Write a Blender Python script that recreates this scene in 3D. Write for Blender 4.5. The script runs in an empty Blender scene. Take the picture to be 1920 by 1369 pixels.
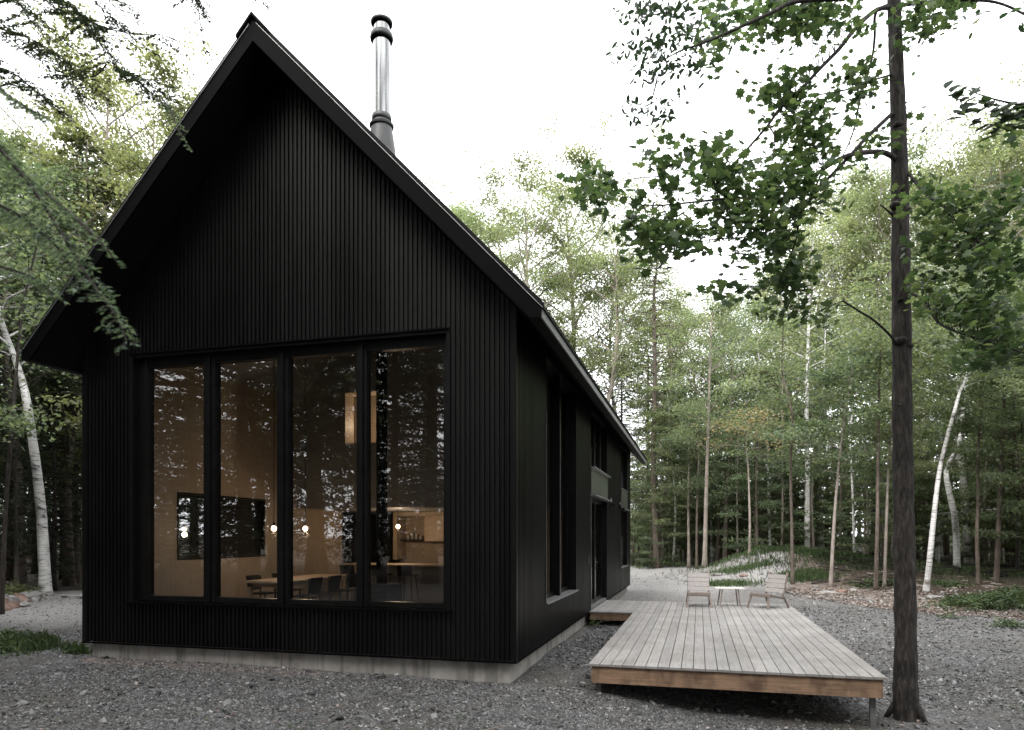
import bpy, math, random
import numpy as np
from mathutils import Vector, Matrix
random.seed(7); RNG = np.random.default_rng(11)
R = math.radians
scene = bpy.context.scene
COL = bpy.data.collections.new("place"); scene.collection.children.link(COL)
YAW = R(15.03); CS, SN = math.cos(YAW), math.sin(YAW); FPX = 1304.0; CAMZ = 2.0

# ------------------------------------------------------------------ helpers
def P(px, py, dep):
    """world point seen at photo pixel (px,py) at distance dep in front of the camera"""
    lat = (px - 960) / FPX * dep
    return Vector((lat * CS - dep * SN, lat * SN + dep * CS, CAMZ + (1007 - py) * dep / FPX))

def tag(o, label=None, cat=None, group=None, kind=None):
    if label: o["label"] = label
    if cat: o["category"] = cat
    if group: o["group"] = group
    if kind: o["kind"] = kind
    return o

def empty(name, loc, label=None, cat=None, group=None, rz=0):
    o = bpy.data.objects.new(name, None); COL.objects.link(o)
    o.empty_display_size = .2
    o.location = loc; o.rotation_euler = (0, 0, rz)
    return tag(o, label, cat, group)

def link(name, me, mats, parent=None, smooth=False):
    o = bpy.data.objects.new(name, me); COL.objects.link(o)
    for m in (mats if isinstance(mats, (list, tuple)) else [mats]): me.materials.append(m)
    if smooth: me.shade_smooth()
    if parent is not None: o.parent = parent
    return o

def np_mesh(name, verts, faces):
    """verts (N,3), faces (M,k) numpy"""
    me = bpy.data.meshes.new(name)
    verts = np.ascontiguousarray(verts, dtype=np.float32); faces = np.ascontiguousarray(faces, dtype=np.int32)
    M, k = faces.shape
    me.vertices.add(len(verts)); me.vertices.foreach_set("co", verts.ravel())
    me.loops.add(M * k); me.loops.foreach_set("vertex_index", faces.ravel())
    me.polygons.add(M); me.polygons.foreach_set("loop_start", np.arange(0, M * k, k, dtype=np.int32))
    me.polygons.foreach_set("loop_total", np.full(M, k, dtype=np.int32))
    me.update(calc_edges=True); me.validate()
    return me

class MB:
    """collects boxes, prisms, tubes into one mesh; coordinates are world minus origin"""
    def __init__(s, org=(0, 0, 0)):
        s.v = []; s.f = []; s.o = Vector(org)
    def add(s, vs, fs):
        b = len(s.v); s.v += [tuple(Vector(v) - s.o) for v in vs]; s.f += [[i + b for i in f] for f in fs]
        return s
    def box(s, x0, x1, y0, y1, z0, z1):
        return s.add([(x0,y0,z0),(x1,y0,z0),(x1,y1,z0),(x0,y1,z0),(x0,y0,z1),(x1,y0,z1),(x1,y1,z1),(x0,y1,z1)],
            [(0,3,2,1),(4,5,6,7),(0,1,5,4),(1,2,6,5),(2,3,7,6),(3,0,4,7)])
    def bevbox(s, x0, x1, y0, y1, z0, z1, b=.004):
        """box with chamfered top edges"""
        return s.add([(x0,y0,z0),(x1,y0,z0),(x1,y1,z0),(x0,y1,z0),(x0,y0,z1-b),(x1,y0,z1-b),(x1,y1,z1-b),(x0,y1,z1-b),
                      (x0+b,y0+b,z1),(x1-b,y0+b,z1),(x1-b,y1-b,z1),(x0+b,y1-b,z1)],
            [(0,3,2,1),(8,9,10,11),(0,1,5,4),(1,2,6,5),(2,3,7,6),(3,0,4,7),(4,5,9,8),(5,6,10,9),(6,7,11,10),(7,4,8,11)])
    def obox(s, c, ax, ay, az):
        """oriented box: centre and three half-axis vectors"""
        c, ax, ay, az = map(Vector, (c, ax, ay, az)); vs = []
        for k in (-1, 1):
            for i, j in ((-1,-1),(1,-1),(1,1),(-1,1)): vs.append(c + ax*i + ay*j + az*k)
        return s.add(vs, [(0,3,2,1),(4,5,6,7),(0,1,5,4),(1,2,6,5),(2,3,7,6),(3,0,4,7)])
    def bar(s, a, b, w, h, up=(0,0,1)):
        a, b = Vector(a), Vector(b); d = (b - a); u = Vector(up)
        x = d.cross(u).normalized(); y = x.cross(d).normalized()
        return s.obox((a + b) / 2, d / 2, x * w / 2, y * h / 2)
    def prism_y(s, poly, y0, y1):
        """poly = [(x,z)...] extruded along Y"""
        n = len(poly)
        vs = [(x, y0, z) for x, z in poly] + [(x, y1, z) for x, z in poly]
        fs = [list(range(n))[::1], list(range(n, 2*n))[::-1]] + [(i, i+n, (i+1) % n + n, (i+1) % n) for i in range(n)]
        return s.add(vs, fs)
    def tube(s, pts, rad, n=8, caps=True, jit=0.0, rng=None):
        pts = [Vector(p) for p in pts]; m = len(pts)
        if not isinstance(rad, (list, tuple)): rad = [rad] * m
        vs, fs = [], []; ref = Vector((.31, .95, .02)).normalized()
        for i in range(m):
            d = (pts[min(i+1, m-1)] - pts[max(i-1, 0)]).normalized()
            if abs(d.dot(ref)) > .98: ref = Vector((1, 0, 0))
            x = (ref - d * ref.dot(d)).normalized(); y = d.cross(x)
            for k in range(n):
                a = 2*math.pi*k/n; r = rad[i] * (1 + (rng.uniform(-jit, jit) if jit else 0))
                vs.append(pts[i] + (x*math.cos(a) + y*math.sin(a)) * r)
        for i in range(m-1):
            for k in range(n): fs.append((i*n+k, i*n+(k+1) % n, (i+1)*n+(k+1) % n, (i+1)*n+k))
        if caps: fs.append(list(range(n))[::-1]); fs.append([(m-1)*n+k for k in range(n)])
        return s.add(vs, fs)
    def lathe(s, prof, c=(0,0,0), n=24):
        """prof = [(r,z)...]"""
        vs, fs = [], []; c = Vector(c)
        for r, z in prof:
            for k in range(n):
                a = 2*math.pi*k/n; vs.append(c + Vector((r*math.cos(a), r*math.sin(a), z)))
        for i in range(len(prof)-1):
            for k in range(n): fs.append((i*n+k, i*n+(k+1) % n, (i+1)*n+(k+1) % n, (i+1)*n+k))
        return s.add(vs, fs)
    def build(s, name, m, parent=None, smooth=False):
        me = bpy.data.meshes.new(name); me.from_pydata(s.v, [], s.f); me.update()
        return link(name, me, m, parent, smooth)

def smoothpath(pts, sub=4):
    """catmull-rom through points"""
    pts = [Vector(p) for p in pts]; out = []
    for i in range(len(pts)-1):
        p0 = pts[max(i-1, 0)]; p1 = pts[i]; p2 = pts[i+1]; p3 = pts[min(i+2, len(pts)-1)]
        for k in range(sub):
            t = k / sub
            out.append(.5*((2*p1) + (p2-p0)*t + (2*p0-5*p1+4*p2-p3)*t*t + (3*p1-p0-3*p2+p3)*t**3))
    out.append(pts[-1]); return out

# ------------------------------------------------------------------ materials
class NT:
    def __init__(s, name):
        s.m = bpy.data.materials.new(name); s.m.use_nodes = True; s.t = s.m.node_tree
        s.b = s.t.nodes["Principled BSDF"]; s.out = s.t.nodes["Material Output"]
    def n(s, typ, **kw):
        nd = s.t.nodes.new(typ)
        for k, v in kw.items():
            if k.startswith("i_"): nd.inputs[k[2:].replace("_", " ")].default_value = v
            else: setattr(nd, k, v)
        return nd
    def l(s, a, b): s.t.links.new(a, b)
    def coord(s, scale=(1,1,1), kind="Object"):
        tc = s.n("ShaderNodeTexCoord"); mp = s.n("ShaderNodeMapping"); mp.inputs["Scale"].default_value = scale
        s.l(tc.outputs[kind], mp.inputs[0]); return mp.outputs[0]
    def noise(s, vec, scale=5, detail=6, rough=.55):
        nz = s.n("ShaderNodeTexNoise"); nz.inputs["Scale"].default_value = scale; nz.inputs["Detail"].default_value = detail
        nz.inputs["Roughness"].default_value = rough
        if vec is not None: s.l(vec, nz.inputs["Vector"])
        return nz
    def ramp(s, fac, stops):
        r = s.n("ShaderNodeValToRGB"); e = r.color_ramp.elements
        while len(e) > 1: e.remove(e[0])
        e[0].position = stops[0][0]; e[0].color = (*stops[0][1], 1)
        for p, c in stops[1:]:
            q = e.new(p); q.color = (*c, 1)
        s.l(fac, r.inputs[0]); return r.outputs[0]
    def mix(s, fac, a, b, typ="MIX"):
        m = s.n("ShaderNodeMix", data_type="RGBA", blend_type=typ)
        for sock, v in ((0, fac), (6, a), (7, b)):
            if hasattr(v, "links") or isinstance(v, bpy.types.NodeSocket): s.l(v, m.inputs[sock])
            else: m.inputs[sock].default_value = v if sock == 0 else (*v, 1)
        return m.outputs[2]
    def bump(s, h, strength=.3, dist=.01, normal=None):
        b = s.n("ShaderNodeBump"); b.inputs["Strength"].default_value = strength; b.inputs["Distance"].default_value = dist
        s.l(h, b.inputs["Height"])
        if normal is not None: s.l(normal, b.inputs["Normal"])
        s.l(b.outputs[0], s.b.inputs["Normal"]); return b.outputs[0]
    def color(s, c):
        if isinstance(c, tuple): s.b.inputs["Base Color"].default_value = (*c, 1)
        else: s.l(c, s.b.inputs["Base Color"])
    def set(s, **kw):
        for k, v in kw.items(): s.b.inputs[k.replace("_", " ")].default_value = v
        return s

def g(v): return (v, v, v)

def m_simple(name, c0, c1, scale=8, rough=.5, stretch=(1,1,1), bump=.15, bdist=.004, metallic=0, spec=.5, roughvar=.1):
    t = NT(name); v = t.coord(stretch); nz = t.noise(v, scale)
    t.color(t.ramp(nz.outputs[0], [(.3, c0), (.7, c1)]))
    rr = t.n("ShaderNodeMapRange"); rr.inputs["To Min"].default_value = rough - roughvar; rr.inputs["To Max"].default_value = rough + roughvar
    t.l(nz.outputs[0], rr.inputs[0]); t.l(rr.outputs[0], t.b.inputs["Roughness"])
    if bump: t.bump(nz.outputs[0], bump, bdist)
    t.set(Metallic=metallic, Specular_IOR_Level=spec)
    return t.m

M = {}
M["siding"] = m_simple("black_metal_siding", g(.0022), g(.0045), 3, .34, (1,1,.25), .05, .002, roughvar=.07, spec=.30)
def m_siding():
    t = NT("black_metal_siding"); co = t.coord((1,1,1)); nz = t.noise(t.coord((1,1,.25)), 3); sx = t.n("ShaderNodeSeparateXYZ"); t.l(co, sx.inputs[0])
    ad = t.n("ShaderNodeMath", operation="ADD"); t.l(sx.outputs[0], ad.inputs[0]); t.l(sx.outputs[1], ad.inputs[1])
    dv = t.n("ShaderNodeMath", operation="DIVIDE"); t.l(ad.outputs[0], dv.inputs[0]); dv.inputs[1].default_value = .88
    fl = t.n("ShaderNodeMath", operation="FLOOR"); t.l(dv.outputs[0], fl.inputs[0]); wn = t.n("ShaderNodeTexWhiteNoise", noise_dimensions="1D"); t.l(fl.outputs[0], wn.inputs["W"])
    c = t.ramp(nz.outputs[0], [(.3, g(.0022)), (.7, g(.0046))]); c = t.mix(1.0, c, t.ramp(wn.outputs["Value"], [(0, g(.6)), (1, g(1.25))]), "MULTIPLY")
    t.color(c); rr = t.n("ShaderNodeMapRange"); rr.inputs["To Min"].default_value = .27; rr.inputs["To Max"].default_value = .42; mn = t.n("ShaderNodeMath", operation="MULTIPLY_ADD"); t.l(wn.outputs["Value"], mn.inputs[0]); mn.inputs[1].default_value = .5; t.l(nz.outputs[0], mn.inputs[2]); t.l(mn.outputs[0], rr.inputs[0]); t.l(rr.outputs[0], t.b.inputs["Roughness"])
    t.set(Specular_IOR_Level=.25); t.bump(nz.outputs[0], .06, .003); return t.m
M["siding"] = m_siding()
M["soffit"] = m_simple("black_soffit", g(.003), g(.005), 4, .6, bump=.05, spec=.12)
M["fascia"] = m_simple("charcoal_fascia", (.0012,.0012,.0015), (.0021,.0021,.0025), 3, .55, bump=.03, spec=.05)
M["frame"] = m_simple("black_window_frame", g(.003), g(.005), 5, .35, bump=.02, spec=.2)
M["greymetal"] = m_simple("grey_flashing", g(.20), g(.30), 6, .4, bump=.05, metallic=.6)
M["edge"] = m_simple("bright_edge_trim", g(.45), g(.6), 6, .3, bump=0, metallic=.8)
M["steel"] = m_simple("painted_reflection_steel", g(.02), g(.46), 3.0, .12, (4.2,4.2,.18), .10, .01, metallic=1, roughvar=.05)  # dark and bright streaks in the colour stand in for mirrored trees and sky
M["eave"] = m_simple("painted_sheen_eave", g(.20), g(.26), 3, .45, bump=.03)  # pale grey colour stands in for sky reflected off the black eave
M["galv"] = m_simple("galvanised_grey", g(.05), g(.08), 7, .5, bump=.1, metallic=.5)
M["rubber"] = m_simple("black_cap", g(.012), g(.02), 9, .5)
M["spandrel"] = m_simple("pale_satin_panel", (.17,.19,.172), (.22,.24,.215), 2, .25, bump=.02, metallic=.7, roughvar=.03)
M["ply"] = m_simple("plywood", (.34,.265,.195), (.43,.345,.26), 3, .5, (6,6,.7), .05)
M["plypale"] = m_simple("pale_wood", (.42,.31,.21), (.52,.40,.29), 4, .5, (2,12,12), .05)
M["inwhite"] = m_simple("painted_board", g(.20), g(.26), 3, .6, bump=.02)
M["infloor"] = m_simple("interior_floor", (.14,.12,.10), (.2,.175,.15), 4, .35, (1,.3,1), .03)
M["indark"] = m_simple("dark_interior", g(.008), g(.014), 4, .7, spec=.2)
M["counter"] = m_simple("counter_white", g(.28), g(.34), 5, .4, bump=.02)
M["cream"] = m_simple("glazed_ceramic", (.5,.46,.38), (.6,.56,.48), 8, .3)
M["post"] = m_simple("grey_steel_post", g(.10), g(.17), 12, .55, metallic=.3)

# concrete foundation with form board joints and stains
t = NT("board_formed_concrete"); v = t.coord((1,1,1)); nz = t.noise(v, 2.2, 8, .65); v2 = t.coord((3.2, 3.2, .25)); nz2 = t.noise(v2, 2.0, 2)
c = t.ramp(nz.outputs[0], [(.3, (.17,.155,.14)), (.5, (.30,.28,.26)), (.72, (.40,.38,.36))])
c2 = t.ramp(nz2.outputs[0], [(.38, g(.62)), (.46, g(1)), (.6, g(.92)), (.64, g(.72)), (.7, g(1))])
t.color(t.mix(1.0, c, c2, "MULTIPLY")); t.set(Roughness=.85); t.bump(nz.outputs[0], .4, .006); M["concrete"] = t.m

# weathered deck boards: grain along Y, each board its own tint
t = NT("weathered_deck"); v = t.coord((22, 1.1, 22)); nz = t.noise(v, 2.2, 9, .7); vb = t.coord((1,1,1)); st = t.noise(vb, 1.3, 5)
ri = t.n("ShaderNodeNewGeometry")
c = t.ramp(nz.outputs[0], [(.25, (.16,.15,.145)), (.5, (.27,.258,.25)), (.75, (.355,.342,.335))])
c = t.mix(1.0, c, t.ramp(ri.outputs["Random Per Island"], [(0, g(.80)), (1, (1.0,.985,.97))]), "MULTIPLY")
c = t.mix(1.0, c, t.ramp(st.outputs[0], [(.32, (.72,.70,.68)), (.6, g(1))]), "MULTIPLY")
t.color(c); t.set(Roughness=.72); t.bump(nz.outputs[0], .35, .003); M["deck"] = t.m

t = NT("brown_rim_timber"); v = t.coord((1.0, 1.0, 14)); nz = t.noise(v, 2.5, 8, .65); st = t.noise(t.coord((3,3,1.5)), 1.6, 4)
kn = t.n("ShaderNodeTexVoronoi"); kn.inputs["Scale"].default_value = 2.6; t.l(t.coord((1,1,2.2)), kn.inputs["Vector"])
c = t.ramp(nz.outputs[0], [(.28, (.125,.075,.047)), (.5, (.235,.148,.092)), (.74, (.33,.22,.142))])
c = t.mix(1.0, c, t.ramp(st.outputs[0], [(.34, (.45,.42,.40)), (.55, g(1))]), "MULTIPLY")
c = t.mix(1.0, c, t.ramp(kn.outputs["Distance"], [(.03, g(.25)), (.09, g(1))]), "MULTIPLY")
t.color(c); t.set(Roughness=.6); t.bump(nz.outputs[0], .3, .003); M["rim"] = t.m

M["teak"] = m_simple("weathered_teak", (.27,.245,.235), (.36,.33,.315), 3, .6, (4,4,18), .1)
M["teakleg"] = m_simple("brown_teak", (.16,.125,.11), (.24,.19,.165), 3, .6, (4,4,10), .1)
M["tabletop"] = m_simple("pale_table_top", (.42,.40,.37), (.52,.5,.46), 3, .5, (14,2,2), .05)

# window glass: thin sheet that shows what is behind and mirrors what is in front
def glass(name, f0=.10, tint=.84, rough=0.0):
    t = NT(name); t.t.nodes.remove(t.b)
    ge = t.n("ShaderNodeNewGeometry"); dt = t.n("ShaderNodeVectorMath", operation="DOT_PRODUCT"); t.l(ge.outputs["Normal"], dt.inputs[0]); t.l(ge.outputs["Incoming"], dt.inputs[1])
    ab = t.n("ShaderNodeMath", operation="ABSOLUTE"); t.l(dt.outputs["Value"], ab.inputs[0])
    om = t.n("ShaderNodeMath", operation="SUBTRACT"); om.inputs[0].default_value = 1; t.l(ab.outputs[0], om.inputs[1])
    pw = t.n("ShaderNodeMath", operation="POWER"); t.l(om.outputs[0], pw.inputs[0]); pw.inputs[1].default_value = 5
    fr = t.n("ShaderNodeMath", operation="MULTIPLY_ADD", use_clamp=True); t.l(pw.outputs[0], fr.inputs[0]); fr.inputs[1].default_value = 1-f0; fr.inputs[2].default_value = f0
    nz = t.noise(t.coord((1,1,1)), 1.1, 2); bp = t.n("ShaderNodeBump"); bp.inputs["Strength"].default_value = .06; bp.inputs["Distance"].default_value = .02
    t.l(nz.outputs[0], bp.inputs["Height"])
    tr = t.n("ShaderNodeBsdfTransparent"); tr.inputs[0].default_value = (tint, tint, tint, 1)
    gl = t.n("ShaderNodeBsdfGlossy"); gl.inputs["Roughness"].default_value = rough; t.l(bp.outputs[0], gl.inputs["Normal"])
    mx = t.n("ShaderNodeMixShader"); t.l(fr.outputs[0], mx.inputs[0]); t.l(tr.outputs[0], mx.inputs[1]); t.l(gl.outputs[0], mx.inputs[2])
    t.l(mx.outputs[0], t.out.inputs[0]); return t.m
M["glass"] = glass("window_glass")

def emit(name, col, s):
    t = NT(name); t.set(Emission_Strength=s); t.b.inputs["Emission Color"].default_value = (*col, 1); t.color((.8,.7,.5)); return t.m
M["bulb"] = emit("lit_bulb", (1, .70, .40), 9)

# bark
def bark(name, c0, c1, c2, vs=7, bs=1.0):
    t = NT(name); v = t.coord((1,1,.22)); nz = t.noise(v, vs*3.2, 8, .7); big = t.noise(t.coord((1,1,1)), 1.8, 4)
    c = t.ramp(nz.outputs[0], [(.32, c0), (.52, c1), (.72, c2)])
    c = t.mix(1.0, c, t.ramp(big.outputs[0], [(.35, g(.72)), (.62, g(1.08))]), "MULTIPLY")
    oi = t.n("ShaderNodeObjectInfo"); c = t.mix(1.0, c, t.ramp(oi.outputs["Random"], [(0, g(.75)), (1, g(1.15))]), "MULTIPLY")
    t.color(c); t.set(Roughness=.9, Specular_IOR_Level=.2); t.bump(nz.outputs[0], .8*bs, .02); return t.m
M["bark_maple"] = bark("maple_bark", (.012,.010,.009), (.045,.040,.037), (.12,.11,.10), 7.5, 1.3)
M["bark_brown"] = bark("brown_bark", (.08,.063,.052), (.16,.13,.108), (.24,.2,.17), 6)
M["bark_pale"] = bark("pale_sapling_bark", (.22,.185,.155), (.36,.31,.27), (.48,.43,.38), 6, .5)
M["bark_dark"] = bark("dark_bark", (.022,.018,.016), (.05,.042,.038), (.09,.078,.07), 6)
t = NT("birch_bark"); v = t.coord((.9,.9,9)); nz = t.noise(v, 3.2, 6, .7); n2 = t.noise(t.coord((1,1,1.6)), 2.2, 5)
c = t.ramp(nz.outputs[0], [(.34, (.05,.045,.042)), (.41, (.34,.32,.31)), (.48, (.68,.66,.64)), (.8, (.80,.785,.765))])
c = t.mix(1.0, c, t.ramp(n2.outputs[0], [(.30, (.22,.2,.18)), (.42, g(.85)), (.6, g(1))]), "MULTIPLY")
t.color(c); t.set(Roughness=.75); t.bump(nz.outputs[0], .4, .01); M["birch"] = t.m

# leaves
def leafmat(name, stops, transl=.4, tc=1.5, objvar=True, rough=.5, spec=.25, sat=.80):
    t = NT(name); ge = t.n("ShaderNodeNewGeometry"); c = t.ramp(ge.outputs["Random Per Island"], stops)
    clump = t.noise(t.coord((1,1,1)), .55, 3); c = t.mix(1.0, c, t.ramp(clump.outputs[0], [(.35, g(.68)), (.65, g(1.22))]), "MULTIPLY")
    if objvar:
        oi = t.n("ShaderNodeObjectInfo")
        c = t.mix(1.0, c, t.ramp(oi.outputs["Random"], [(0, (.80,.9,.92)), (.5, (1,1,1)), (1, (1.18,1.08,.92))]), "MULTIPLY")
    hs = t.n("ShaderNodeHueSaturation"); hs.inputs["Saturation"].default_value = sat; t.l(c, hs.inputs["Color"]); c = hs.outputs[0]
    t.color(c); t.set(Roughness=rough, Specular_IOR_Level=spec)
    tr = t.n("ShaderNodeBsdfTranslucent"); cc = t.mix(1.0, c, (tc, tc*1.05, tc*.62), "MULTIPLY"); t.l(cc, tr.inputs[0])
    mx = t.n("ShaderNodeMixShader"); mx.inputs[0].default_value = transl
    t.l(t.b.outputs[0], mx.inputs[1]); t.l(tr.outputs[0], mx.inputs[2]); t.l(mx.outputs[0], t.out.inputs[0]); return t.m
M["leaf_maple"] = leafmat("maple_leaves", [(0, (.024,.052,.028)), (.6, (.045,.086,.041)), (1, (.095,.145,.062))], .46, 1.55)
M["leaf_elm"] = leafmat("small_leaves", [(0, (.03,.055,.035)), (1, (.06,.095,.05))], .3, 1.4)
M["leaf_mid"] = leafmat("forest_leaves", [(0, (.085,.12,.075)), (.6, (.155,.20,.118)), (1, (.27,.30,.18))], .48, 1.5)
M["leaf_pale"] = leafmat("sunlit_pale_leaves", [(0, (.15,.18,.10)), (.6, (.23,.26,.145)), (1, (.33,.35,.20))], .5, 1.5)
M["leaf_olive"] = leafmat("olive_leaves", [(0, (.13,.15,.075)), (.6, (.19,.205,.10)), (1, (.28,.285,.14))], .48, 1.5)
M["leaf_orange"] = leafmat("turning_leaves", [(0, (.12,.15,.07)), (.45, (.27,.22,.10)), (1, (.48,.30,.14))], .45, 1.3, False)
M["needle"] = leafmat("hemlock_needles", [(0, (.03,.048,.035)), (.6, (.052,.078,.05)), (1, (.09,.12,.065))], .2, 1.3)
M["needle_dark"] = leafmat("dark_hemlock_needles", [(0, (.018,.030,.022)), (.6, (.032,.05,.034)), (1, (.055,.078,.045))], .12, 1.2)
M["needle_near"] = leafmat("near_hemlock_needles", [(0, (.08,.125,.10)), (.6, (.135,.195,.15)), (1, (.23,.30,.22))], .4, 1.3, False)
M["grass"] = leafmat("grass_blades", [(0, (.04,.075,.025)), (.6, (.075,.125,.04)), (1, (.14,.18,.07))], .35, 1.3, False)
M["litter"] = leafmat("fallen_leaves", [(0, (.10,.065,.052)), (.4, (.19,.135,.11)), (.75, (.30,.235,.205)), (1, (.44,.385,.35))], .05, 1, False)
M["understory"] = leafmat("undergrowth_leaves", [(0, (.03,.055,.025)), (.6, (.06,.10,.038)), (1, (.11,.15,.055))], .35, 1.4, True)

# gravel stones: random grey per stone
t = NT("slate_chips"); ge = t.n("ShaderNodeNewGeometry"); nz = t.noise(t.coord((1,1,1)), 60, 3)
c = t.ramp(ge.outputs["Random Per Island"], [(0, (.022,.021,.021)), (.3, (.066,.064,.064)), (.7, (.145,.142,.141)), (.93, (.21,.206,.203)), (1, (.38,.37,.36))])
t.color(t.mix(1.0, c, t.ramp(nz.outputs[0], [(.3, g(.75)), (.7, g(1.1))]), "MULTIPLY")); t.set(Roughness=.7, Specular_IOR_Level=.4); M["chips"] = t.m
M["rubble"] = m_simple("pale_rubble", (.15,.145,.14), (.34,.325,.31), 6, .85, bump=.5, bdist=.02)
M["rock"] = m_simple("field_stone", (.19,.18,.17), (.36,.34,.33), 5, .85, bump=.6, bdist=.03)
M["rockred"] = m_simple("rusty_stone", (.16,.09,.07), (.32,.22,.18), 5, .85, bump=.6, bdist=.03)
# ------------------------------------------------------------------ terrain
def sst(x, a, b):
    t = np.clip((np.asarray(x, float) - a) / (b - a), 0, 1); return t*t*(3-2*t)
def wob(x, y, s, seed=0):
    x = np.asarray(x, float); y = np.asarray(y, float)
    return (np.sin(x*s*1.0+seed*1.3+1.7*np.sin(y*s*.63+seed)) * np.cos(y*s*1.17-seed*.7+1.3*np.sin(x*s*.81+seed*2.1))
            + .5*np.sin(x*s*2.3+y*s*1.9+seed) * np.cos(y*s*2.7-x*s*1.1)) / 1.5
def hgt(x, y):
    x = np.asarray(x, float); y = np.asarray(y, float)
    h = -.42 * sst(x, -2.9, .6) * (1 - .75*sst(y, 11, 21)) * sst(y, -6, 6)
    h = h + .035*np.clip(y-21, 0, 60) * sst(y, 20, 30)*.55 + .12*sst(y, 17, 27)*sst(x, -3, 1)
    h = h + .30*sst(x, -10.5, -17.5)*sst(y, 6, 14) + .012*np.clip(-x-18, 0, 60)
    h = h + .18*sst(x, 6, 14)*sst(y, 12, 20) + .012*np.clip(x-14, 0, 60)
    # gravel bank behind the deck
    bx = np.where(x < 3.2, (x-3.2)/2.6, (x-3.2)/6.0); by = (y-(33.0-.12*(x-2)))/3.2
    h = h + 1.1*np.exp(-(bx*bx*1.1)-(by*by))*(1+.15*wob(x, y, 1.5, 3))
    # broken earth heaped at forest edge
    h = h + .16*sst(x, 5, 8)*sst(y, 22, 26)*(.6+.6*wob(x, y, .8, 5))
    h = h + .022*wob(x, y, 1.1, 1) + .010*wob(x, y, 4.3, 2) + .05*wob(x, y, .31, 4)
    # earth piled against the left part of the foundation
    h = h - .075*sst(y, 7.0, 9.0)*sst(-x, 1.5, 2.6)*(1-sst(-x, 10.5, 13)) 
    h = h + .04*np.exp(-((y-9.3)/.35)**2)*sst(x, -10.6, -9.8)*(1-sst(x, -5, -3))
    return h
def ground(x, y): return float(hgt(x, y))
def on_ground(px, dep, sink=0.0):
    """ground point standing under photo column px at distance dep"""
    p = P(px, 1007, dep); return Vector((p.x, p.y, ground(p.x, p.y) - sink))

def axis(lo, a, b, hi, step, grow=1.18):
    mid = list(np.arange(a, b+1e-6, step)); out = []; s = step; v = a
    while v > lo: s *= grow; v -= s; out.append(v)
    out = out[::-1] + mid; s = step; v = mid[-1]
    while v < hi: s *= grow; v += s; out.append(v)
    return np.array(out)
def litter_edge(y):   # x beyond which the leaf litter starts
    return np.interp(y, [10, 16, 18.5, 19.9, 21, 22.4, 24, 28, 31, 36, 45], [30, 14, 10.5, 8.2, 6.3, 4.4, 3.3, 2.6, 1.4, 2.0, -1])
gx = axis(-420, -20, 16, 420, .16); gy = axis(-420, 4, 44, 520, .16)
GX, GY = np.meshgrid(gx, gy); GZ = hgt(GX, GY)
nx, ny = len(gx), len(gy); idx = np.arange(nx*ny).reshape(ny, nx)
V = np.stack([GX.ravel(), GY.ravel(), GZ.ravel()], 1)
F = np.stack([idx[:-1,:-1].ravel(), idx[:-1,1:].ravel(), idx[1:,1:].ravel(), idx[1:,:-1].ravel()], 1)
me = np_mesh("ground", V, F)
lx = GX - litter_edge(GY) + .45*wob(GX, GY, 1.3, 8)
litter = sst(lx, -.5, 1.2) * sst(GY, 14, 18) * (1 - .85*sst(-GX, -4.5, -3.0)*sst(GY, 26, 29)*(1-sst(GY, 37, 39)))
litter = np.maximum(litter, .62*np.exp(-((GY-9.25)/.42)**2)*sst(GX, -10.2, -9.6)*(1-sst(GX, -6.5, -3.2)) + .35*np.exp(-((GY-9.3)/.3)**2)*sst(GX, -6, -3)*(1-sst(GX, -2.8, -2.5)))
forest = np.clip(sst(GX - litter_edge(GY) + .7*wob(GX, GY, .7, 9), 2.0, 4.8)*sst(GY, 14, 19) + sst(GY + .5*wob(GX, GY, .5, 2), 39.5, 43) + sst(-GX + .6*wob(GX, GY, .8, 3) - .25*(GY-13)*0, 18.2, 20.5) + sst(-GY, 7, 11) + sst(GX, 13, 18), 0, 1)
bankg = np.exp(-(np.where(GX < 4.5, (GX-4.5)/2.3, (GX-4.5)/6.0))**2 - ((GY-33.4)/3.0)**2)
grass = np.clip(sst(bankg + .25*wob(GX, GY, 1.9, 6), .45, .85), 0, 1)
pale = np.clip(sst(GY, 19, 30)*sst(-GX, -3, 1) + .9*sst(GY, 26, 29)*sst(-GX, -4.8, -3.0) + .8*sst(-GX, 11, 15)*sst(GY, 10.5, 12.5) + .22*sst(GY, 12, 20), 0, 1)
def attr(me, name, arr):
    a = me.attributes.new(name, "FLOAT", "POINT"); a.data.foreach_set("value", np.asarray(arr, np.float32).ravel())
for nm, ar in (("litter", litter), ("forest", forest), ("grassy", grass), ("pale", pale)): attr(me, nm, ar)

t = NT("ground_gravel"); co = t.coord((1,1,1))
def A(nm): a = t.n("ShaderNodeAttribute"); a.attribute_name = nm; return a.outputs["Fac"]
vo = t.n("ShaderNodeTexVoronoi"); vo.inputs["Scale"].default_value = 26; t.l(co, vo.inputs["Vector"])
vo2 = t.n("ShaderNodeTexVoronoi"); vo2.inputs["Scale"].default_value = 62; t.l(co, vo2.inputs["Vector"])
fine = t.noise(co, 9, 8, .7); big = t.noise(co, .55, 5); mid = t.noise(co, 2.4, 6, .65)
cv = t.ramp(vo.outputs["Color"], [(0, (.018,.018,.018)), (.4, (.055,.054,.055)), (.8, (.12,.118,.12)), (1, (.22,.215,.215))])
cv2 = t.ramp(vo2.outputs["Color"], [(0, (.016,.016,.016)), (.45, (.075,.074,.075)), (.85, (.22,.215,.215)), (1, (.40,.39,.385))])
c = t.mix(.5, cv, cv2)
c = t.mix(1.0, c, t.ramp(mid.outputs[0], [(.34, g(.60)), (.64, g(1.25))]), "MULTIPLY")
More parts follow.
